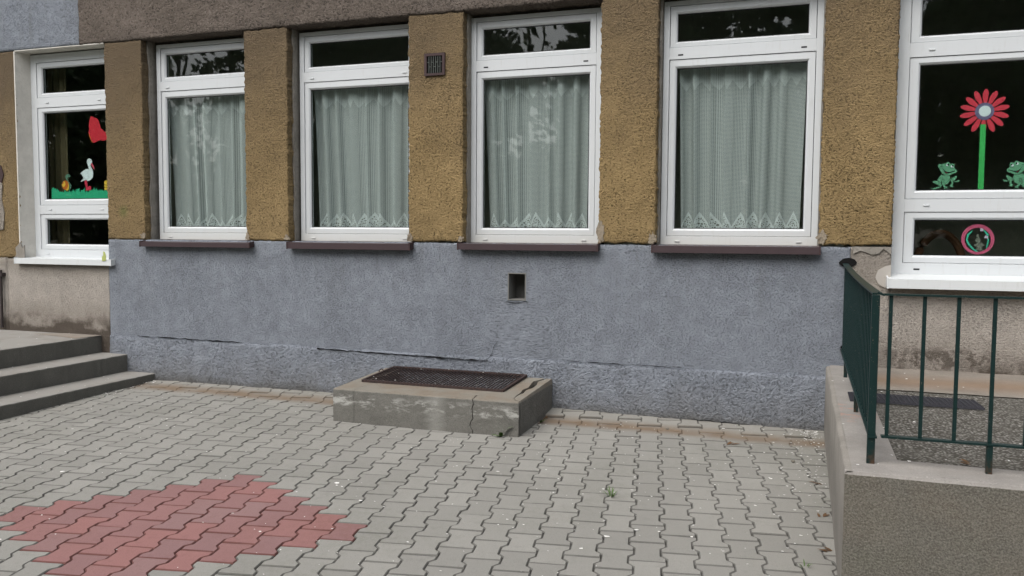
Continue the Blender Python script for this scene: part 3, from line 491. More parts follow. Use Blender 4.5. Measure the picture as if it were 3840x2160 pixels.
# ------------------------------------------------------------------ windows
FY = .153
def sash(parent, r, g):
    """r: outer rect x0,x1,z0,z1; g: glass rect"""
    mb = MB(); a, b = r, g; e = .004
    rr = (a[0]+e, a[1]-e, a[2]+e*.5, a[3]-e); i1 = (b[0]-.017, b[1]+.017, b[2]-.017, b[3]+.017)
    mb.ring([(*rr, FY+.05), (*rr, FY+.010), (rr[0]+.003, rr[1]-.003, rr[2]+.003, rr[3]-.003, FY+.006), (*i1, FY+.005), (b[0]-.006, b[1]+.006, b[2]-.006, b[3]+.006, FY+.014), (*b, FY+.026), (*b, FY+.05)])
    o = mb.obj('sash', M_pvc, parent)
    mb = MB(); mb.ring([(b[0]-.001, b[1]+.001, b[2]-.001, b[3]+.001, FY+.0235), (b[0]+.005, b[1]-.005, b[2]+.005, b[3]-.005, FY+.0235), (b[0]+.005, b[1]-.005, b[2]+.005, b[3]-.005, FY+.03), (b[0]-.001, b[1]+.001, b[2]-.001, b[3]+.001, FY+.03)])
    mb.obj('gasket', M_rubber, parent)
    mb = MB(); mb.box(b[0]-.004, b[1]+.004, FY+.027, FY+.031, b[2]-.004, b[3]+.004); mb.obj('pane', M_glass, parent)
CAP = None
def caps(parent, pts, dark=()):
    for i, (x, z) in enumerate(pts):
        mb = MB(); mb.box(x-.021, x+.021, FY-.008, FY, z-.006, z+.006); o = mb.obj('drain_cap', M_rubber if i in dark else M_pvc, parent)
        if i not in dark: bevel(o, .002)
        else: o.data.transform(Matrix.Translation((0, .0065, 0)))
def sill(parent, x0, x1, yf, zt, zb, zback, mat_, ends=True):
    mb = MB(); t = .004
    prof = [(FY+.004, zback), (yf, zt), (yf, zb), (yf+.012, zb-.002), (yf+.012, zb+.004), (yf+t, zb+.006), (yf+t, zt-t), (FY+.004, zback-t)]
    n = len(prof); v = [(x0, y, z) for y, z in prof] + [(x1, y, z) for y, z in prof]
    mb.add(v, [(i, n+i, n+(i+1) % n, (i+1) % n) for i in range(n)] + [tuple(range(n)), tuple(range(n, 2*n))[::-1]]); o = mb.obj('window_sill', mat_, parent)
    for x in ((x0, x1) if ends else ()):
        mb = MB(); s = -1 if x == x0 else 1; xa, xb = sorted((x-s*.001, x+s*.010))
        pr = [(FY, zback+.012), (yf-.004, zt+.007), (yf-.004, zb-.004), (FY, zb+.03)]; 
        v = [(xa, y, z) for y, z in pr]+[(xb, y, z) for y, z in pr]; mb.add(v, [(0, 1, 5, 4), (1, 2, 6, 5), (2, 3, 7, 6), (3, 0, 4, 7), (0, 3, 2, 1), (4, 5, 6, 7)]); mb.obj('sill_end_cap', mat_ if mat_ is M_pvcsill else M_vent, parent)
    return o
def frame_mesh(name, r, hs, parent, bars):
    mb = MB(); x0 = min(h[0] for h in hs); x1 = max(h[1] for h in hs); z0 = min(h[2] for h in hs); z1 = max(h[3] for h in hs)
    inn = (x0, x1, z0, z1)
    mb.ring([(*r, FY+.07), (*r, FY+.002), (r[0]+.002, r[1]-.002, r[2]+.002, r[3]-.002, FY), (x0-.002, x1+.002, z0-.002, z1+.002, FY), (*inn, FY+.002), (*inn, FY+.07)])
    for a, b in bars: mb.box(x0, x1, FY-.0006, FY+.07, a, b)
    # dark rebate seen in the joint between frame and sash
    mb.ring([(x0-.001, x1+.001, z0-.001, z1+.001, FY+.040), (x0+.012, x1-.012, z0+.012, z1-.012, FY+.040), (x0+.012, x1-.012, z0+.012, z1-.012, FY+.048), (x0-.001, x1+.001, z0-.001, z1+.001, FY+.048)], 1)
    return mb.obj(name, (M_pvc, M_rubber), parent)
def win_a(fl, fr, darkcaps=()):
    sl_, sr_ = fl+.048, fr-.048
    low, upp = (sl_, sr_, 1.545, 2.997), (sl_, sr_, 3.092, 3.432)
    w = frame_mesh('window', (fl, fr, 1.475, 3.468), (low, upp), B, ((2.997, 3.092),))
    sash(w, low, (sl_+.063, sr_-.063, 1.608, 2.923)); sash(w, upp, (sl_+.063, sr_-.063, 3.142, 3.364))
    caps(w, [(fl+.14, 1.503), (fr-.14, 1.503), (fl+.14, 3.030), (fr-.14, 3.030)], darkcaps); return w
def win_b(fl, fr, darkcaps=()):
    sl_, sr_ = fl+.080, fr-.08
    bot, mid, upp = (sl_, sr_, 1.352, 1.742), (sl_, sr_, 1.838, 2.902), (sl_, sr_, 3.008, 3.388)
    w = frame_mesh('window', (fl, fr, 1.267, 3.474), (bot, mid, upp), B, ((1.742, 1.838), (2.902, 3.008)))
    sash(w, bot, (sl_+.078, sr_-.078, 1.412, 1.680)); sash(w, mid, (sl_+.078, sr_-.078, 1.904, 2.842)); sash(w, upp, (sl_+.078, sr_-.078, 3.060, 3.323))
    x1, x2 = fl+.23, fr-.3; caps(w, [(x1-.05, 1.305), (x2, 1.305), (x1, 1.790), (x2, 1.790), (x1, 2.950), (x2, 2.950)], darkcaps); return w
W0 = win_b(-8.056, -6.80); W1 = win_a(-6.336, -5.095); W2 = win_a(-4.622, -3.36); W3 = win_a(-2.838, -1.645, (2, 3)); W4 = win_a(-1.125, .112, (2, 3)); W5 = win_b(.648, 2.56, (0,))
for w, l in ((W0, 'three-part white window with animal cut-outs'), (W5, 'large three-part white window with a paper flower')): w['label'] = l
sill(W1, -6.385, -5.065, -.072, 1.449, 1.404, 1.474, M_brown); sill(W2, -4.625, -3.345, -.078, 1.459, 1.402, 1.474, M_brown)
sill(W3, -2.868, -1.615, -.072, 1.466, 1.414, 1.475, M_brown); sill(W4, -1.152, .125, -.078, 1.467, 1.411, 1.475, M_brown)
sill(W0, -8.125, -6.795, -.055, 1.257, 1.198, 1.268, M_pvcsill); sill(W5, .612, 2.62, -.11, 1.238, 1.170, 1.268, M_pvcsill)
# ventilation grille on the pillar between the middle windows
x0, x1, z0, z1 = -3.220, -3.022, 2.953, 3.148
mb = MB(); mb.ring([(x0, x1, z0, z1, .01), (x0, x1, z0, z1, -.022), (x0+.024, x1-.024, z0+.02, z1-.024, -.022), (x0+.024, x1-.024, z0+.02, z1-.024, .0)])
vent = mb.obj('air_vent', M_vent, B); mb = MB(); mb.box(x0+.01, x1-.01, -.008, -.004, z0+.01, z1-.01); mb.obj('vent_back', M_dark, vent)
vx0, vx1, vz0, vz1 = x0+.024, x1-.024, z0+.02, z1-.024
for i in range(1, 7):
    x = vx0+(vx1-vx0)*i/7; mb = MB(); mb.box(x-.0028, x+.0028, -.018, -.008, vz0, vz1); mb.obj('vent_slat', M_slat, vent)
for i in range(7):
    xa, xb = vx0+(vx1-vx0)*i/7+.003, vx0+(vx1-vx0)*(i+1)/7-.003; z = vz0+(vz1-vz0)*(.64 if i % 2 == 0 else .38)
    mb = MB(); mb.box(xa, xb, -.0175, -.009, z-.003, z+.003); mb.obj('vent_slat', M_slat, vent)
# rail socket hole in the render
pts = [(.335+.062*math.cos(a)*(1+.2*fbm(a, 1, 1)), 1.352+.036*math.sin(a)*(1+.25*fbm(a, 2, 1))) for a in [2*math.pi*i/16 for i in range(16)]]
prism('wall_hole', pts, -.0085, .0, M_dark, B)
pts = [(.318+.02*math.cos(a), .70+.014*math.sin(a)) for a in [2*math.pi*i/10 for i in range(10)]]
prism('wall_hole', pts, -.009, .0, M_dark, B)
# long settlement crack where the coarse band meets the wall, and its diagonal branch
def crack(pts, w, y, mat_=M_dark, parent=B, seed=1):
    mb = MB(); P = []
    for (xa, za), (xb, zb) in zip(pts, pts[1:]):
        n = max(2, int(math.hypot(xb-xa, zb-za)/.012))
        for i in range(n): t = i/n; P.append((xa+(xb-xa)*t, za+(zb-za)*t+.006*fbm((xa+(xb-xa)*t)*14, seed, za*9, 3)))
    P.append(pts[-1]); v = []
    for i, (x, z) in enumerate(P):
        q = w*max(.12, .55+1.1*fbm(x*7, seed*3, z*7, 2)); 
        if i in (0, len(P)-1): q = w*.05
        v += [(x, y, z-q/2), (x, y, z+q/2), (x, y+.006, z-q/2), (x, y+.006, z+q/2)]
    f = []
    for i in range(len(P)-1): a, b = 4*i, 4*i+4; f += [(a, b, b+1, a+1), (a+1, b+1, b+3, a+3), (a, a+2, b+2, b)]
    mb.add(v, f); return mb.obj('crack', mat_, parent)
crack([(-4.35, .452), (-3.9, .446), (-3.45, .440), (-3.0, .436), (-2.68, .430), (-2.60, .435)], .013, -.0225, seed=2)
crack([(-2.61, .44), (-2.565, .50), (-2.55, .56), (-2.52, .60)], .013, -.009, seed=3)
crack([(-6.5, .474), (-6.1, .470), (-5.6, .468), (-5.2, .466)], .010, -.0185, seed=4)
crack([(-1.9, .468), (-1.4, .470), (-.9, .470)], .006, -.0185, seed=5)
crack([(-1.1, .045), (-.8, .050), (-.55, .048), (-.3, .038)], .006, -.0225, seed=6)
crack([(-2.44, .962), (-2.36, .955), (-2.24, .968)], .004, -.0065, seed=8)
# old pipe and bracket at the very edge of the left pier
mb = MB(); mb.tube([(-8.375, -.03, .48), (-8.37, -.03, 1.12)], .016, 8); mb.box(-8.40, -8.33, -.055, 0, 1.05, 1.09); mb.obj('old_pipe', plain('dark_brown_iron', (.05, .04, .038), .7), B)

# ------------------------------------------------------------------ net curtains
def curtain(w_l, w_r, gl, gr, label, seed, lb=.06, rb=.0):
    k = (.275+6.852)/(.18+6.852); r = random.Random(seed); A, Bx = gl*k, gr*k
    if gl > -.5: pass
    nu, nv = 320, 26; ph = [r.uniform(0, 6.28) for _ in range(6)]; nf = r.choice((6.2, 6.8, 7.6))+r.uniform(-.5, .5); V, F, UV = [], [], []
    for j in range(nv+1):
        t = j/nv; z = 1.610+(2.955-1.610)*t
        for i in range(nu+1):
            s = i/nu; q = s+.018*math.sin(2*math.pi*2.3*s+ph[0])+.012*math.sin(2*math.pi*4.1*s+ph[1]+t*.6)
            a = 2*math.pi*nf*q+ph[2]; c = math.cos(a); fold = math.copysign(abs(c)**.7, c)
            amp = .021+.010*math.sin(2*math.pi*1.7*s+ph[3])+.005*(1-t)
            x0 = A+.004+(lb)*(1-t)**.8; x1 = Bx-.002-rb*(1-t)**.8
            x = x0+(x1-x0)*s+(.010+.009*math.sin(5*s+ph[4]))*math.sin(a*1.+.9)*min(1, 6*s, 6*(1-s)+.1)
            V.append((x, .272+amp*fold+.006*math.sin(7*s+3*t+ph[5]), z+.004*math.sin(a/2.+ph[1]))); UV.append((s*(x1-x0+.0)*1.22*1.0 if 0 else s*1.42, z-1.610))
    for j in range(nv):
        for i in range(nu): a = j*(nu+1)+i; F.append((a, a+1, a+nu+2, a+nu+1))
    o = link('net_curtain', V, F, M_net, None, True); uv = o.data.uv_layers.new(name='UVMap')
    for l in o.data.loops: uv.data[l.index].uv = UV[l.vertex_index]
    return tag(o, label, 'curtain', 'net curtains in the windows over the brown sills')
curtain(0, 0, -6.205, -5.2, 'lace net curtain in the leftmost brown-silled window, a dark gap at its left edge', 3, .075)
curtain(0, 0, -4.48, -3.47, 'lace net curtain in the window directly left of the vent pillar', 5, .065)
curtain(0, 0, -2.728, -1.745, 'lace net curtain in the window above the square wall hole', 9, .065, .02)
curtain(0, 0, -.995, .006, 'lace net curtain in the rightmost brown-silled window', 12, .035, .03)
# plain drape at the left side of the room behind the animal window
mb = MB(); n = 40; k = (.33+6.852)/(.18+6.852)
for i in range(n):
    s0, s1 = i/n, (i+1)/n; f = lambda s: (-8.10+.33*s, .36+.012*math.sin(s*24))
    a, b = f(s0), f(s1); mb.add([(a[0], a[1], 1.3), (b[0], b[1], 1.3), (b[0], b[1], 3.4), (a[0], a[1], 3.4), (a[0], a[1]+.004, 1.3), (b[0], b[1]+.004, 1.3), (b[0], b[1]+.004, 3.4), (a[0], a[1]+.004, 3.4)], [(0, 1, 2, 3), (7, 6, 5, 4)])
tag(mb.obj('drape', M_drape), 'plain olive drape hanging inside the left edge of the animal window', 'curtain')
# dim wooden arch standing in the room behind the bottom pane of the flower window
mb = MB(); pr = [(1.02+.17*math.cos(a), .42, 1.28+.30*math.sin(a)) for a in [math.pi*i/20 for i in range(21)]]
mb.tube(pr, .03, 8); tag(mb.obj('toy_arch', plain('orange_brown_wood', (.10, .045, .02), .8)), 'dim orange-brown toy arch behind the bottom pane of the flower window', 'toy')
# ------------------------------------------------------------------ paper cut-outs on the glass (inside)
YA, YB = .1895, .1880
def card(parent, name, poly, c, lay=0):
    y = .1885-lay*.0009; return prism(name, poly, y, y+.0008, PAPER[c], parent)
def frog(label, mirror):
    t = tag(empty('frog_cutout', (1.09 if not mirror else 1.40, .1885, 1.91)), label, 'window sticker', 'frog cut-outs flanking the paper flower')
    f = (lambda p: [(2*1.2465-a, b) for a, b in p][::-1]) if mirror else (lambda p: p)
    def c(name, key, colr, lay):
        o = card(None, name, f(FROG[key]), colr, lay); o.parent = t; o.matrix_parent_inverse = Matrix.Translation(-t.location)
    for nm, key in (('haunch', 'haunch'), ('foot', 'foot'), ('thigh', 'thigh'), ('foot', 'foot2'), ('body', 'body')): c(nm, key, 'frog', 0)
    c('arm', 'arm', 'frog', 1); c('arm', 'arm2', 'frog', 1); c('head', 'head', 'frog', 1); c('mouth', 'mouth', 'black', 2); c('tongue', 'tongue', 'tongue', 3)
    for e in ('eye', 'eye2'): c('eye', e, 'white', 2)
    for e in ('pupil', 'pupil2'): c('pupil', e, 'black', 3)
    c('brow', 'line', 'black', 2); c('cheek_line', 'line2', 'black', 2)
frog('smiling green frog cut-out on the glass left of the paper flower stem', False)
frog('smiling green frog cut-out on the glass right of the paper flower stem', True)
def cut(name, label, cat, parts, loc):
    t = tag(empty(name, loc), label, cat)
    for nm, poly, c, lay in parts:
        o = card(None, nm, poly, c, lay); o.parent = t; o.matrix_parent_inverse = Matrix.Translation(-Vector(loc))
    return t
cx, cz = 1.249, 2.483
def petal(a, r0=.05, r1=.165, w=.021):
    p = []
    for i in range(16):
        u = 2*math.pi*i/16; rr = (r0+r1)/2+(r1-r0)/2*math.cos(u); ww = w*math.sin(u)*(1.0 if math.cos(u) > 0 else .8)
        p.append((cx+rr*math.cos(a)-ww*math.sin(a), cz+rr*math.sin(a)+ww*math.cos(a)))
    return p
def disc(x, z, r, n=24): return [(x+r*math.cos(2*math.pi*i/n), z+r*math.sin(2*math.pi*i/n)) for i in range(n)]
cut('paper_flower', 'red paper flower with a long green stem stuck on the right-hand window', 'window sticker',
    [('petal', petal(math.radians(90+i*360/14-2)), 'flower', i % 2) for i in range(14)] + [('flower_ring', disc(cx, cz, .064), 'violet', 2), ('flower_centre', disc(cx+.002, cz+.002, .040), 'white', 3),
    ('stem', [(1.226, 1.905), (1.264, 1.905), (1.262, 2.388), (1.224, 2.388)], 'green', 3)], (1.245, .1885, 1.905))
def ringpoly(o, i): return o+[o[0]]+[i[0]]+i[::-1]
t = tag(empty('hoop_decoration', (1.24, .1885, 1.43)), 'round pink hoop decoration with a faded rabbit on the bottom pane of the flower window', 'window sticker')
mb = MB(); n = len(HOOP['o'])
v = [(x, .1872, z) for x, z in HOOP['o']]+[(x, .1872, z) for x, z in HOOP['i']]+[(x, .1895, z) for x, z in HOOP['o']]+[(x, .1895, z) for x, z in HOOP['i']]
f = []
for i in range(n): j = (i+1) % n; f += [(i, j, n+j, n+i), (2*n+i, 3*n+i, 3*n+j, 2*n+j), (i, 2*n+i, 2*n+j, j), (n+i, n+j, 3*n+j, 3*n+i)]
mb.add(v, f); parts = [mb.obj('ring', PAPER['pink'])]
for nm, key, c, l in (('green_strip', 'green1', 'mint', 0), ('green_strip', 'green2', 'mint', 0), ('rabbit', 'rabbit', 'grey', 0), ('tape', 'tape', 'tape', 3), ('tape', 'tape2', 'tape', 3)): parts.append(card(None, nm, HOOP[key], c, l))
for o in parts: o.parent = t; o.matrix_parent_inverse = Matrix.Translation(-t.location)
cut('paper_stork', 'white paper stork with red beak and legs in the left window', 'window sticker', [('leg', DECO['leg'], 'leg', 1), ('body', DECO['white'], 'white', 0), ('beak', DECO['beak'], 'beak', 1), ('eye', DECO['eye'], 'black', 1)], (-7.3, .1885, 2.12))
cut('paper_snail', 'orange-shelled paper snail in the grass of the left window', 'window sticker', [('body', DECO['snailbody'], 'teal', 0), ('shell', DECO['shell'], 'orange', 1), ('shell_swirl', DECO['swirl'], 'yellow', 2), ('shell_rim', DECO['rim'], 'yellow', 2)], (-7.5, .1885, 2.1))
cut('paper_bee', 'yellow striped paper insect half hidden behind the pier in the left window', 'window sticker', [('body', DECO['bee'], 'yellow', 0), ('stripe', DECO['stripe'], 'black', 1), ('stripe', DECO['stripe2'], 'black', 1)], (-7.15, .1885, 2.1))
tag(prism('paper_grass', DECO['grass'], .1862, .1868, PAPER['grass']), 'strip of green paper grass along the bottom of the left window', 'window sticker')
cut('paper_butterfly', 'red paper butterfly at the top right of the left window', 'window sticker', [('wing', DECO['butterfly'], 'red', 0), ('wing_edge', DECO['edge'], 'orange', 1)], (-7.2, .1885, 2.55))
tag(prism('tape_scrap', [(-6.90, 1.245), (-6.85, 1.25), (-6.846, 1.30), (-6.862, 1.34), (-6.88, 1.345), (-6.884, 1.30), (-6.90, 1.29)], -.062, -.058, PAPER['lime']), 'yellow-green tape scrap at the right end of the left white sill', 'tape')

# ------------------------------------------------------------------ entrance steps at the left
ST = tag(empty('entrance_steps', (-7.5, -1.3, 0)), 'worn mossy concrete steps and landing rising to the left along the wall', 'steps')
def stepblock(name, x1, zt, x0, y0, zb, seed, label=None):
    """block with a ragged worn nosing on the side that faces the yard"""
    n = 70; V, F = [], []
    prof = [(0, zb), (0, zt-.014), (-.003, zt-.005), (-.011, zt-.001), (-.03, zt)]
    for i in range(n+1):
        y = y0+(.02-y0)*i/n; wv = .007*fbm(y*2.3, seed, 0, 4)+.003*fbm(y*25, seed, 0)
        for a, (dx, z) in enumerate(prof): V.append((x1+dx+wv, y, z+(.0035*fbm(y*12, seed, a) if a else 0)))
        V.append((x0, y, zt)); V.append((x0, y, zb))
    m_ = len(prof)+2
    for i in range(n):
        for a in range(m_): b = (a+1) % m_; F.append((i*m_+a, i*m_+b, (i+1)*m_+b, (i+1)*m_+a)[::-1])
    F += [tuple(range(m_)), tuple(range(n*m_, (n+1)*m_))[::-1]]
    o = link(name, V, F, M_step, ST); o.matrix_parent_inverse = Matrix.Translation(-ST.location)
    if label: o['label'] = label
    return o
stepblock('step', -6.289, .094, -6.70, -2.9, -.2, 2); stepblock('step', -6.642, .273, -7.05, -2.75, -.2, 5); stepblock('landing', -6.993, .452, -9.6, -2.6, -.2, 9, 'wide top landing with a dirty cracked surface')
mb = MB(); mb.add([(-7.02, -.30, .455), (-6.985, -.05, .456), (-6.985, -.01, .456), (-7.5, -.01, .456), (-7.75, -.16, .4555), (-7.02, -.30, .453), (-6.985, -.05, .453), (-6.985, -.01, .453), (-7.5, -.01, .453), (-7.75, -.16, .453)], [(0, 1, 2, 3, 4), (0, 5, 6, 1), (0, 4, 9, 5)])
o = mb.obj('screed_skim', M_strip, ST); o.matrix_parent_inverse = Matrix.Translation(-ST.location)

# ------------------------------------------------------------------ light well with cracked kerb
LW = tag(empty('light_well', (-2.8, -.45, 0)), 'low cracked concrete light well kerb against the wall', 'light well')
PI4 = Matrix.Translation(-LW.location)
def ztop(y): return .274+(y+.921)/.921*.033
def slab(name, poly, zb=-.2, mat_=M_well, front=None, label=None):
    """plan polygon -> block; faces follow the vertical jagged crack"""
    lv = [zb, .0, .03, .06, .09, .12, .16, .20, .235, .262, None]; V, F = [], []; n = len(poly)
    for li, z in enumerate(lv):
        for x, y in poly:
            zz = z if z is not None else ztop(y); xx, yy = x, y
            w = math.exp(-((x+2.383)/.03)**2)*(1 if y < -.85 else 0)
            if z is not None: xx += w*(-.018*math.exp(-((z-.06)/.035)**2)+.008*math.sin(z*60))
            if z is None: k = .006; xx += k*(1 if x < -3.6 else -1 if x > -2.02 else 0); yy += k*(1 if y < -.90 else 0)
            xx += .002*fbm(x*9, y*9, zz*22); yy += .003*fbm(x*12, y*9, zz*14)*(1 if y < -.9 else 0); V.append((xx, yy, zz))
    for li in range(len(lv)-1):
        for i in range(n): j = (i+1) % n; F.append((li*n+i, li*n+j, (li+1)*n+j, (li+1)*n+i))
    b = bmesh.new(); vs = [b.verts.new(v) for v in V]
    for f in F: b.faces.new([vs[q] for q in f])
    b.faces.new(vs[-n:]); b.faces.new(vs[:n][::-1]); bmesh.ops.recalc_face_normals(b, faces=b.faces); bmesh.ops.triangulate(b, faces=[f for f in b.faces if len(f.verts) > 4])
    me = bpy.data.meshes.new(name); b.to_mesh(me); b.free(); me.materials.append(mat_)
    o = bpy.data.objects.new(name, me); COL.objects.link(o); o.parent = LW; o.matrix_parent_inverse = PI4
    if label: o['label'] = label
    return o
def sub(a, b, n, j=.0, s=1.):
    return [(a[0]+(b[0]-a[0])*i/n+(j*fbm(i*1.7, s, 3) if 0 < i < n else 0), a[1]+(b[1]-a[1])*i/n+(j*fbm(i*1.3, s, 8) if 0 < i < n else 0)) for i in range(n)]
XA, XB, YF = -3.622, -2.006, -.921
gx0, gx1, gy0 = -3.47, -2.27, -.60
thin = [(-3.40, -.615), (-3.265, -.765), (-3.1, -.80), (-2.983, -.815), (-2.84, -.79), (-2.704, -.775), (-2.56, -.79), (-2.43, -.802)]
thin2 = [(-2.378, -.79), (-2.228, -.805), (-2.13, -.775)]
wide = [(-2.085, -.80), (-2.092, -.70), (-2.085, -.60), (-2.10, -.50), (-2.078, -.40), (-2.09, -.28), (-2.11, -.16), (-2.075, -.05), (-2.07, .01)]
ww = [.002, .006, .013, .016, .020, .026, .022, .012, .008]
# back-left body (behind the thin crack), with the shaft left open: left strip, inner front strip, inner right strip
slab('kerb', sub((XA, YF), (-3.43, YF), 4)+[(-3.43, YF)]+[(-3.412, -.605), (gx0, -.60), (gx0, .01), (XA, .01)])
slab('kerb', [(a, b+.004) for a, b in thin]+[(-2.40, -.801)]+[(gx1, gy0), (gx0+.0, gy0), (-3.409, -.606)])
slab('kerb', sub((-3.427, YF), (-2.388, YF), 26)+[(-2.388, YF), (-2.40, -.808)]+[(a, b) for a, b in thin[:-1][::-1]]+[(-3.409, -.612)])
slab('kerb', sub((-2.381, YF), (XB, YF), 8)+[(XB, YF), (XB, -.895), (-2.05, -.87), (-2.085, -.81)]+[(a, b) for a, b in thin2[::-1]]+[(-2.39, -.80)], label='loose corner block of the kerb')
slab('kerb', [(-2.392, -.793)]+[(a, b+.004) for a, b in thin2]+[(a-k, b) for (a, b), k in zip(wide, ww)]+[(gx1, .01), (gx1, gy0)])
slab('kerb', [(a+k, b) for (a, b), k in zip(wide, ww)][::-1]+[(-2.045, -.862), (XB, -.878)]+sub((XB, -.878), (XB, .01), 8)[1:]+[(XB, .01)], label='right kerb strip split off by a wide crack')
mb = MB(); mb.box(gx0-.0, gx1, .005, .01, -.9, .27, 0); mb.box(gx0, gx1, gy0, .0, -.92, -.9, 0); mb.box(gx0-.01, gx0, gy0, .0, -.9, .2); mb.box(gx1, gx1+.01, gy0, .0, -.9, .2); mb.box(gx0, gx1, gy0-.01, gy0, -.9, .2)
mb.box(XA+.02, XB-.02, YF+.03, -.60, -.2, .20); mb.box(gx1, XB-.02, -.6, 0, -.2, .20)
o = mb.obj('shaft', plain('dark_shaft', (.03, .028, .025), .95), LW); o.matrix_parent_inverse = PI4
GR = tag(empty('steel_grate', (-2.86, -.33, .29)), 'rusty dark steel grate lying over the light well opening', 'grate')
GI = Matrix.Translation(-GR.location)
def gpt(x, y): return ztop(y)+.011+(y+.624)*.012
fx0, fx1, fy0, fy1 = -3.514, -2.240, -.624, -.030
for a, b in (((fx0, fy0), (fx1, fy0)), ((fx1, fy0), (fx1, fy1)), ((fx1, fy1), (fx0, fy1)), ((fx0, fy1), (fx0, fy0))):
    mb = MB(); mb.bar((*a, gpt(*a)), (*b, gpt(*b)), .022, .020); o = mb.obj('frame_bar', M_rust, GR); o.matrix_parent_inverse = GI
nb = 42; barme = None
for i in range(1, nb):
    x = fx0+(fx1-fx0)*i/nb; mb = MB(); mb.bar((0, fy0+.011, gpt(0, fy0)), (0, fy1-.011, gpt(0, fy1)), .0075, .008)
    if barme is None: o = mb.obj('grate_bar', M_rust, GR); barme = o.data
    else: o = bpy.data.objects.new('grate_bar', barme); COL.objects.link(o); o.parent = GR
    o.matrix_parent_inverse = GI; o.location = (x, 0, rnd.uniform(-.001, .001))
for (x, y) in ((-3.522, -.255), (-2.262, -.24)):
    mb = MB(); z = ztop(y); mb.tube([(x+.022*math.cos(a)-.01, y, z+.012+.030*max(0, math.sin(a))) for a in [math.pi*i/8 for i in range(9)]], .0045, 6)
    o = mb.obj('lifting_ring', M_rust, GR); o.matrix_parent_inverse = GI

# ------------------------------------------------------------------ raised entrance terrace at the right
TR = tag(empty('raised_terrace', (.8, -1.5, 0)), 'raised concrete entrance terrace with pebble-dashed front at the right', 'terrace')
TI = Matrix.Translation(-TR.location)
ZT = .547; X0, X1, YR = .199, 3.4, -3.057; CI, CF, YS = .43, -2.80, -.93
def tobj(mb, name, mats, label=None):
    o = mb.obj(name, mats, TR); o.matrix_parent_inverse = TI
    if label: o['label'] = label
    return o
def surf(name, x0, x1, y0, y1, mats, step=.04, amp=.002, zoff=0, label=None):
    nx, ny = max(2, int((x1-x0)/step)), max(2, int((y1-y0)/step)); mb = MB(); v = []
    for j in range(ny+1):
        for i in range(nx+1):
            x, y = x0+(x1-x0)*i/nx, y0+(y1-y0)*j/ny; v.append((x, y, ZT+zoff+amp*fbm(x*5, y*5, 1)+(0 if y < -.3 else (y+.3)*.03)))
    mb.add(v, [(j*(nx+1)+i, j*(nx+1)+i+1, (j+1)*(nx+1)+i+1, (j+1)*(nx+1)+i) for j in range(ny) for i in range(nx)])
    b0 = len(mb.v); mb.add([(x0, y0, ZT-.06), (x1, y0, ZT-.06), (x1, y1, ZT-.06), (x0, y1, ZT-.06)], [(3, 2, 1, 0)])
    return tobj(mb, name, mats, label)
# solid body: left face and front face separately
n = 40; V, F = [], []
for i in range(n+1):
    y = YR+(0.0-YR)*i/n; w = .004*fbm(y*1.5, 3, 3, 4)+.0025*fbm(y*14, 3, 1)
    V += [(X0+w*.5, y, -.3), (X0+w*.6, y, .25), (X0+w, y, ZT-.012+.003*fbm(y*9, 1, 1)), (X0+w+.008, y, ZT-.002), (X0+w+.03, y, ZT)]
F = [(i*5+a, i*5+a+1, i*5+a+6, i*5+a+5) for i in range(n) for a in range(4)]
o = link('side_wall', V, F, M_curb, TR, True); o.matrix_parent_inverse = TI
V = []; n = 60
for i in range(n+1):
    x = X0+(X1-X0)*i/n; w = .003*fbm(x*9, 7, 3, 3); V += [(x, YR+w, -.3), (x, YR+w, ZT-.016+.003*fbm(x*13, 1, 4)), (x, YR+w+.008, ZT-.004), (x, YR+w+.03, ZT)]
F = [(i*4+a, (i+1)*4+a, (i+1)*4+a+1, i*4+a+1) for i in range(n) for a in range(3)]
o = link('front_wall', V, F, (M_dash, M_cap), TR, False, [0 if a == 0 else 1 for i in range(n) for a in range(3)]); o.matrix_parent_inverse = TI
surf('kerb_top', X0+.03, CI, YR+.03, 0, M_cap, amp=.0015); surf('kerb_top', CI, X1, YR+.03, CF, M_cap, amp=.0015)
surf('floor', CI, X1, CF, YS-.006, M_agg, amp=.003, zoff=-.004, label='exposed-aggregate floor'); surf('wall_strip', CI, X1, YS+.006, 0.01, M_strip, amp=.003, label='rust-stained smooth strip along the wall')
mb = MB(); mb.box(CI, X1, YS-.02, YS+.02, ZT-.06, ZT-.02); tobj(mb, 'joint', M_dark)
mb = MB(); mb.box(X1-.02, X1, YR, 0, -.3, ZT-.001); tobj(mb, 'end_wall', M_curb)
# black wire grid lying on the terrace
WG = empty('wire_floor_grid', (.75, -1.35, ZT)); tag(WG, 'black wire mesh foot grid lying on the terrace behind the railing', 'foot grid'); WI = Matrix.Translation(-WG.location)
mb = MB(); gx = (.44, 1.01); 
for i in range(27):
    t = i/26; x = .30+(1.012-.30)*t
    if x > .30: mb.bar((x, -1.175, ZT+.010), (x+.012, -1.445, ZT+.010), .0045, .012)
o = mb.obj('grid_rods', M_mesh, WG); o.matrix_parent_inverse = WI
for j in range(15):
    y = -1.175-.27*j/14; mb = MB(); mb.bar((.30, y, ZT+.009), (1.013+.012*j/14, y, ZT+.009), .0045, .010); o = mb.obj('cross_rod', M_mesh, WG); o.matrix_parent_inverse = WI

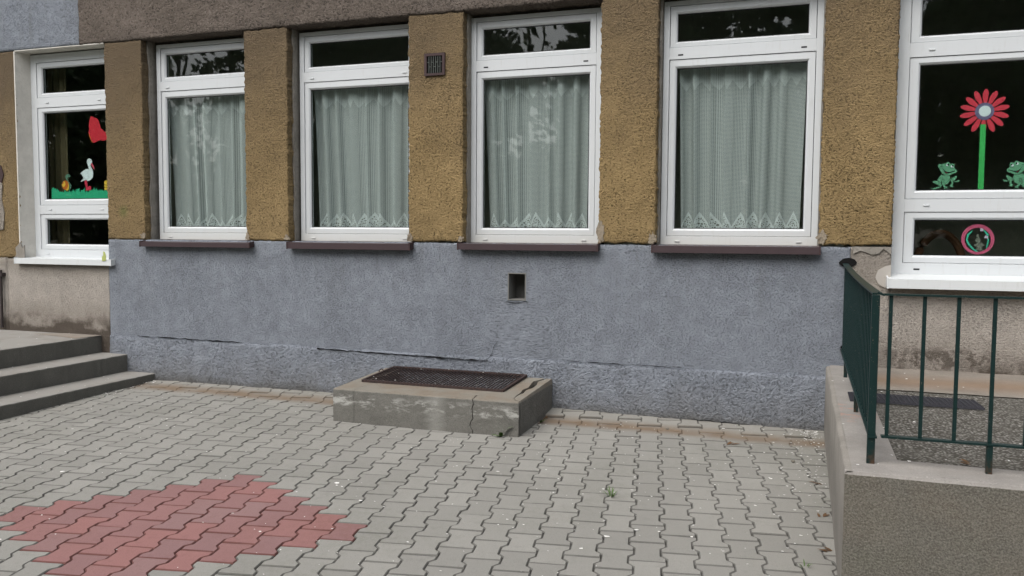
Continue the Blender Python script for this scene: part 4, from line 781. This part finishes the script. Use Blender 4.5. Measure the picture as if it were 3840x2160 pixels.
# ------------------------------------------------------------------ green railing
RL = tag(empty('green_railing', (.316, -2.893, ZT)), 'dark green steel railing turning the corner of the raised terrace', 'railing'); RI = Matrix.Translation(-RL.location)
def rp(mb, name, bv=.0):
    o = mb.obj(name, M_green, RL); o.matrix_parent_inverse = RI
    if bv: bevel(o, bv)
    return o
KX, KY = .316, -2.893
def ztr(y):   # bowed top flat
    t = (y-KY)/(0-KY); return 1.302+.040*t-.014*math.sin(math.pi*t)
def zlo(y): t = (y-KY)/(0-KY); return .668+.012*t
mb = MB(); ny = 16
for i in range(ny):
    ya, yb = KY-.012+(0.03-KY)*i/ny, KY-.012+(0.03-KY)*(i+1)/ny; mb.bar((KX, ya, ztr(ya)), (KX, yb+.001, ztr(yb)), .040, .008)
rp(mb, 'top_rail')
mb = MB(); mb.bar((KX+.028, KY, 1.299), (3.3, KY+.01, 1.300), .036, .008); mb.bar((KX+.0, KY-.002, 1.306), (KX+.03, KY-.002, 1.296), .02, .009); rp(mb, 'top_rail')
mb = MB(); mb.bar((KX, KY-.02, zlo(KY)), (KX, .0, zlo(0)), .036, .009); rp(mb, 'bottom_rail')
mb = MB(); mb.bar((KX+.035, KY, .672), (3.3, KY+.01, .676), .036, .009); rp(mb, 'bottom_rail')
for (x, y, zt) in ((KX, KY, 1.300), (KX, -1.748, zlo(-1.7)), (KX, -.507, zlo(-.5)), (.775, KY, .672), (2.0, KY, .672)):
    mb = MB(); w = .021 if zt > 1 else .013; mb.box(x-w if zt > 1 else x-.012, x+.012, y-.012, y+.012, ZT-.03, zt-.004); rp(mb, 'post', .002)
    mb = MB(); mb.tube([(x, y, ZT-.004), (x, y, ZT+.004)], [.034, .026], 10)
    
ys = [KY+.098*i for i in range(1, 30) if KY+.098*i < -.02]
bm_ = None
for y in ys:
    mb = MB(); mb.box(KX-.007, KX+.007, y-.007, y+.007, zlo(y)+.004, ztr(y)-.003); rp(mb, 'baluster')
for x in (.373, .506, .638, .774, .905, 1.036, 1.167, 1.30, 1.43, 1.56, 1.69, 1.82, 1.95):
    mb = MB(); mb.box(x-.0075, x+.0075, KY-.006, KY+.007, .6765, 1.295); rp(mb, 'baluster')

# ------------------------------------------------------------------ small growth and litter
def blade(mb, p, d, l, w, up_=.5, seg=4):
    p = Vector(p); d = Vector(d).normalized(); s = Vector((-d.y, d.x, 0)).normalized(); v = []
    for i in range(seg+1):
        t = i/seg; q = p+d*l*t+Vector((0, 0, 1))*up_*l*(t-.55*t*t); ww = w*math.sin(math.pi*min(.97, .18+.82*t)) ; v += [q-s*ww, q+s*ww]
    mb.add(v, [(2*i, 2*i+1, 2*i+3, 2*i+2) for i in range(seg)])
pw = empty('leafy_weed', (-2.14, -.945, gz(-2.14, -.94))); tag(pw, 'small broad-leaved weed at the foot of the light well corner', 'weed')
for (dx, dy, l, w, u) in ((-1, -.4, .075, .016, .35), (.2, -.5, .07, .016, 1.2), (.9, .1, .10, .013, 1.6), (-.5, -.9, .05, .012, .5), (.6, -.7, .06, .014, .8)):
    mb = MB(); blade(mb, (0, 0, 0), (dx, dy, .1), l, w, u, 5); o = mb.obj('leaf', M_weed, pw, True)
pw = empty('leafy_weed', (-2.0, -.42, gz(-2, -.42))); pw.location.x = -1.985; tag(pw, 'tiny weed growing against the right side of the light well', 'weed')
for (dx, dy, l, w, u) in ((1, .3, .05, .010, 1.0), (.5, -.9, .045, .01, 1.2), (.9, .9, .04, .009, .6)): mb = MB(); blade(mb, (0, 0, 0), (dx, dy, .1), l, w, u, 4); mb.obj('leaf', M_weed, pw, True)
for (x, y, n, l, lab) in ((-1.045, -2.01, 16, .06, 'tuft of green grass sprouting between pavers in the yard'), (.055, -2.70, 9, .03, 'tiny grass sprout beside the terrace wall'), (-6.95, -2.02, 6, .03, 'thin grass sprout between pavers near the steps')):
    if x < -6: x, y = -6.0, -2.03
    r = random.Random(int(x*100)); mb = MB()
    for i in range(n): a = r.uniform(0, 6.28); blade(mb, (x+.012*math.cos(a), y+.012*math.sin(a), gz(x, y)-.004), (math.cos(a), math.sin(a), .1), l*r.uniform(.6, 1.1), .003, r.uniform(.8, 2.2), 4)
    tag(mb.obj('grass_tuft', M_weed), lab, 'grass tuft')
def chip(mb, x, y, z, s, r):
    s *= 1.12; a0 = r.uniform(0, 6.28); n = r.choice((4, 5, 5)); e = r.uniform(.45, .9)
    v = [(x+s*math.cos(a0+6.283*i/n)*r.uniform(.7, 1), y+s*e*math.sin(a0+6.283*i/n)*r.uniform(.7, 1), z+.0015+r.uniform(0, .003)) for i in range(n)]; c = (x, y, z+.004)
    mb.add(v+[c], [(i, (i+1) % n, n) for i in range(n)])
r = random.Random(21); mb = MB(); mbt = MB(); mbg = MB()
for _ in range(95): x = .185-abs(r.gauss(0, .14)); y = -abs(r.gauss(0, .9))-.02; chip(mb, x, y, gz(x, y), r.choice((.004, .006, .008, .010)), r)
for _ in range(42): x = .15-abs(r.gauss(0, .09)); y = -.05-abs(r.gauss(0, .12)); chip(mb, x, y, gz(x, y), r.uniform(.005, .011), r)
for _ in range(230): x = .1-abs(r.gauss(0, 1.2)); y = -r.uniform(.05, 3.6); chip(mb, x, y, gz(x, y)-.002, r.choice((.004, .004, .005, .007, .009)), r)
for _ in range(210): x = r.uniform(-6.1, -1.2); y = -r.uniform(.05, 3.9); chip(mb, x, y, gz(x, y)-.002, r.choice((.004, .004, .006, .009)), r)
for _ in range(50): y = -abs(r.gauss(0, .6))-.02; x = -6.28+abs(r.gauss(0, .06)); chip(mb, x, y, gz(x, y), r.uniform(.005, .011), r)
for x, y, s in ((-2.745, -2.32, .018), (-2.72, -2.36, .010), (-2.44, -2.56, .015), (-.8, -2.49, .017), (-.93, -2.63, .02), (-.15, -1.35, .013), (.0, -1.9, .012), (-1.86, -1.77, .016), (-.55, -.18, .018), (-4.6, -2.7, .016), (-1.02, -2.83, .014)): chip(mb, x, y, gz(x, y), s, r)
tag(mb.obj('fallen_petals', M_petal), 'white fallen petals scattered over the paving', kind='stuff')
for _ in range(34): x, y = r.uniform(fx0, fx1), r.uniform(fy0, fy1); chip(mbg, x, y, gpt(x, y)+.008, r.uniform(.004, .008), r)
for _ in range(46): x, y = r.uniform(-9, -6.3), -r.uniform(.0, 2.4); chip(mbg, x, y, .455 if x < -7.0 else .276 if x < -6.65 else .097, r.uniform(.004, .009), r)
for _ in range(60): x, y = r.uniform(.22, 1.6), -r.uniform(.05, 3.0); chip(mbg, x, y, ZT+.001, r.uniform(.004, .010), r)
tag(mbg.obj('fallen_petals', M_petal), 'white fallen petals on the grate, steps and terrace', kind='stuff')
def dry(x, y, z, s, lab, seed, mat_=M_dry):
    r = random.Random(seed); mb = MB(); a = r.uniform(0, 3.1)
    for q in range(3): blade(mb, (x+r.uniform(-s, s)*.4, y+r.uniform(-s, s)*.4, z+.002), (math.cos(a+q*.5), math.sin(a+q*.5), 0), s, s*.16, .25, 4)
    tag(mb.obj('dry_leaf', mat_), lab, 'leaf', 'dry leaves and twigs on the ground')
dry(-.47, -.62, gz(-.47, -.62), .07, 'curled dry brown leaf on the pavers in front of the right wall', 1); dry(.14, -1.35, gz(.14, -1.35), .05, 'dark dry twig beside the terrace wall, the nearer to the house', 2)
dry(.15, -1.95, gz(.15, -1.95), .05, 'dark dry twig beside the terrace wall, farther from the house', 3); dry(-1.98, -.28, gz(-1.9, -.28)+.002, .05, 'grey crumpled leaf right of the light well', 4); dry(.71, -2.76, ZT+.002, .05, 'reddish dry leaf on the terrace floor by the kerb', 5)
dry(.17, -2.45, gz(.17, -2.45), .05, 'dry leaf clump at the terrace wall near the camera', 6)
for x, y, lab in ((-.02, -.92, 'small dark pebble on the pavers near the terrace'), (-.97, -.30, 'small dark pebble on the silt line by the wall')):
    bm2 = bmesh.new(); bmesh.ops.create_icosphere(bm2, subdivisions=2, radius=.014)
    for v in bm2.verts: v.co *= 1+.25*fbm(v.co.x*60, v.co.y*60, v.co.z*60); v.co.z *= .7
    me = bpy.data.meshes.new('pebble'); bm2.to_mesh(me); bm2.free(); me.materials.append(M_dash); o = bpy.data.objects.new('pebble', me); COL.objects.link(o); o.location = (x, y, gz(x, y)+.007); tag(o, lab, 'pebble')

# ------------------------------------------------------------------ trees across the yard (behind the camera, seen in the panes)
def crown_mesh(seed, nleaf=7000):
    r = random.Random(seed); V, F = [], []; cl = []
    for i in range(34):
        a = r.uniform(0, 6.28); h = r.uniform(-1, 1); q = math.sqrt(1-h*h)*r.uniform(.45, 1); cl.append((2.7*q*math.cos(a), 2.7*q*math.sin(a), 3.9*h, r.uniform(.7, 1.25)))
    for i in range(nleaf):
        c = r.choice(cl); d = Vector((r.gauss(0, 1), r.gauss(0, 1), r.gauss(0, 1))).normalized()*c[3]*r.uniform(.5, 1)**.5
        p = Vector(c[:3])+d; n_ = Vector((r.gauss(0, 1), r.gauss(0, 1), r.gauss(0, 1))).normalized(); t = n_.orthogonal().normalized(); b = n_.cross(t); s = r.uniform(.10, .21)
        k = len(V); V += [tuple(p-t*s), tuple(p+b*s*.6), tuple(p+t*s), tuple(p-b*s*.6)]; F.append((k, k+1, k+2, k+3))
    me = bpy.data.meshes.new('crown'); me.from_pydata(V, [], F); me.materials.append(M_leaf); return me
def trunk_mesh(seed):
    r = random.Random(seed); mb = MB(); mb.tube([(0, 0, -.4), (.05, 0, 1.5), (0, .08, 3.2), (.1, .05, 5.5), (.05, 0, 8.5)], [.26, .2, .17, .12, .04], 9)
    for i in range(9):
        a = r.uniform(0, 6.28); z = r.uniform(2.6, 6.5); l = r.uniform(1.4, 2.6); mb.tube([(.04, .04, z), (l*.5*math.cos(a), l*.5*math.sin(a), z+l*.45), (l*math.cos(a), l*math.sin(a), z+l*1.0)], [.08, .05, .02], 6)
    me = bpy.data.meshes.new('trunk'); me.from_pydata(mb.v, [], mb.f); me.materials.append(M_bark); return me
SPARSE = crown_mesh(9, 1300); CR = [crown_mesh(s) for s in (1, 2, 3)]; TK = [trunk_mesh(s) for s in (4, 5)]
TREES = [(-33, -19, 1.1), (-28.5, -21, 1.0), (-24, -28, 1.2), (-22.3, -21, .44), (-25.4, -21, .46), (-17.2, -18, 1.0), (-15.4, -22, 1.1), (-12.9, -18.5, 1.0), (-4.2, -19, 1.0), (-.9, -18, 1.0), (2.6, -20, 1.1), (6.4, -18.5, 1.1), (10.5, -20, 1.2),
    (-36, -30, 1.2), (-19, -31, 1.25), (-16, -31, 1.2), (-8.0, -31, 1.3), (1, -30, 1.3), (9, -31, 1.3), (15, -24, 1.2), (-6, -25, 1.2), (-14.5, -25, 1.3), (8, -25, 1.4), (-11.2, -27, 1.3), (-29.5, -27, 1.4), (-8.4, -19.5, .46), (6.8, -27, 1.4)]
names_ = ['far left', 'left', 'centre-left', 'centre', 'right', 'far right']
for i, (x, y, s) in enumerate(TREES):
    t = empty('leafy_tree', (x, y, -.3)); t.scale = (s, s, s); t.rotation_euler = (0, 0, i*1.7)
    tag(t, 'green tree across the yard, seen only as a dark reflection in the window panes', 'tree', 'trees across the yard reflected in the panes')
    for nm, me, z in (('trunk', TK[i % 2], 0), ('crown', SPARSE if x in (-29.5, -11.2) else CR[i % 3], 6.2)):
        o = bpy.data.objects.new(nm, me); COL.objects.link(o); o.parent = t; o.location.z = z
    if x in (-29.5, -11.2): continue
    o = bpy.data.objects.new('crown', CR[(i+1) % 3]); COL.objects.link(o); o.parent = t; o.location = (.4, .3, 2.9); o.scale = (.85, .85, .55)
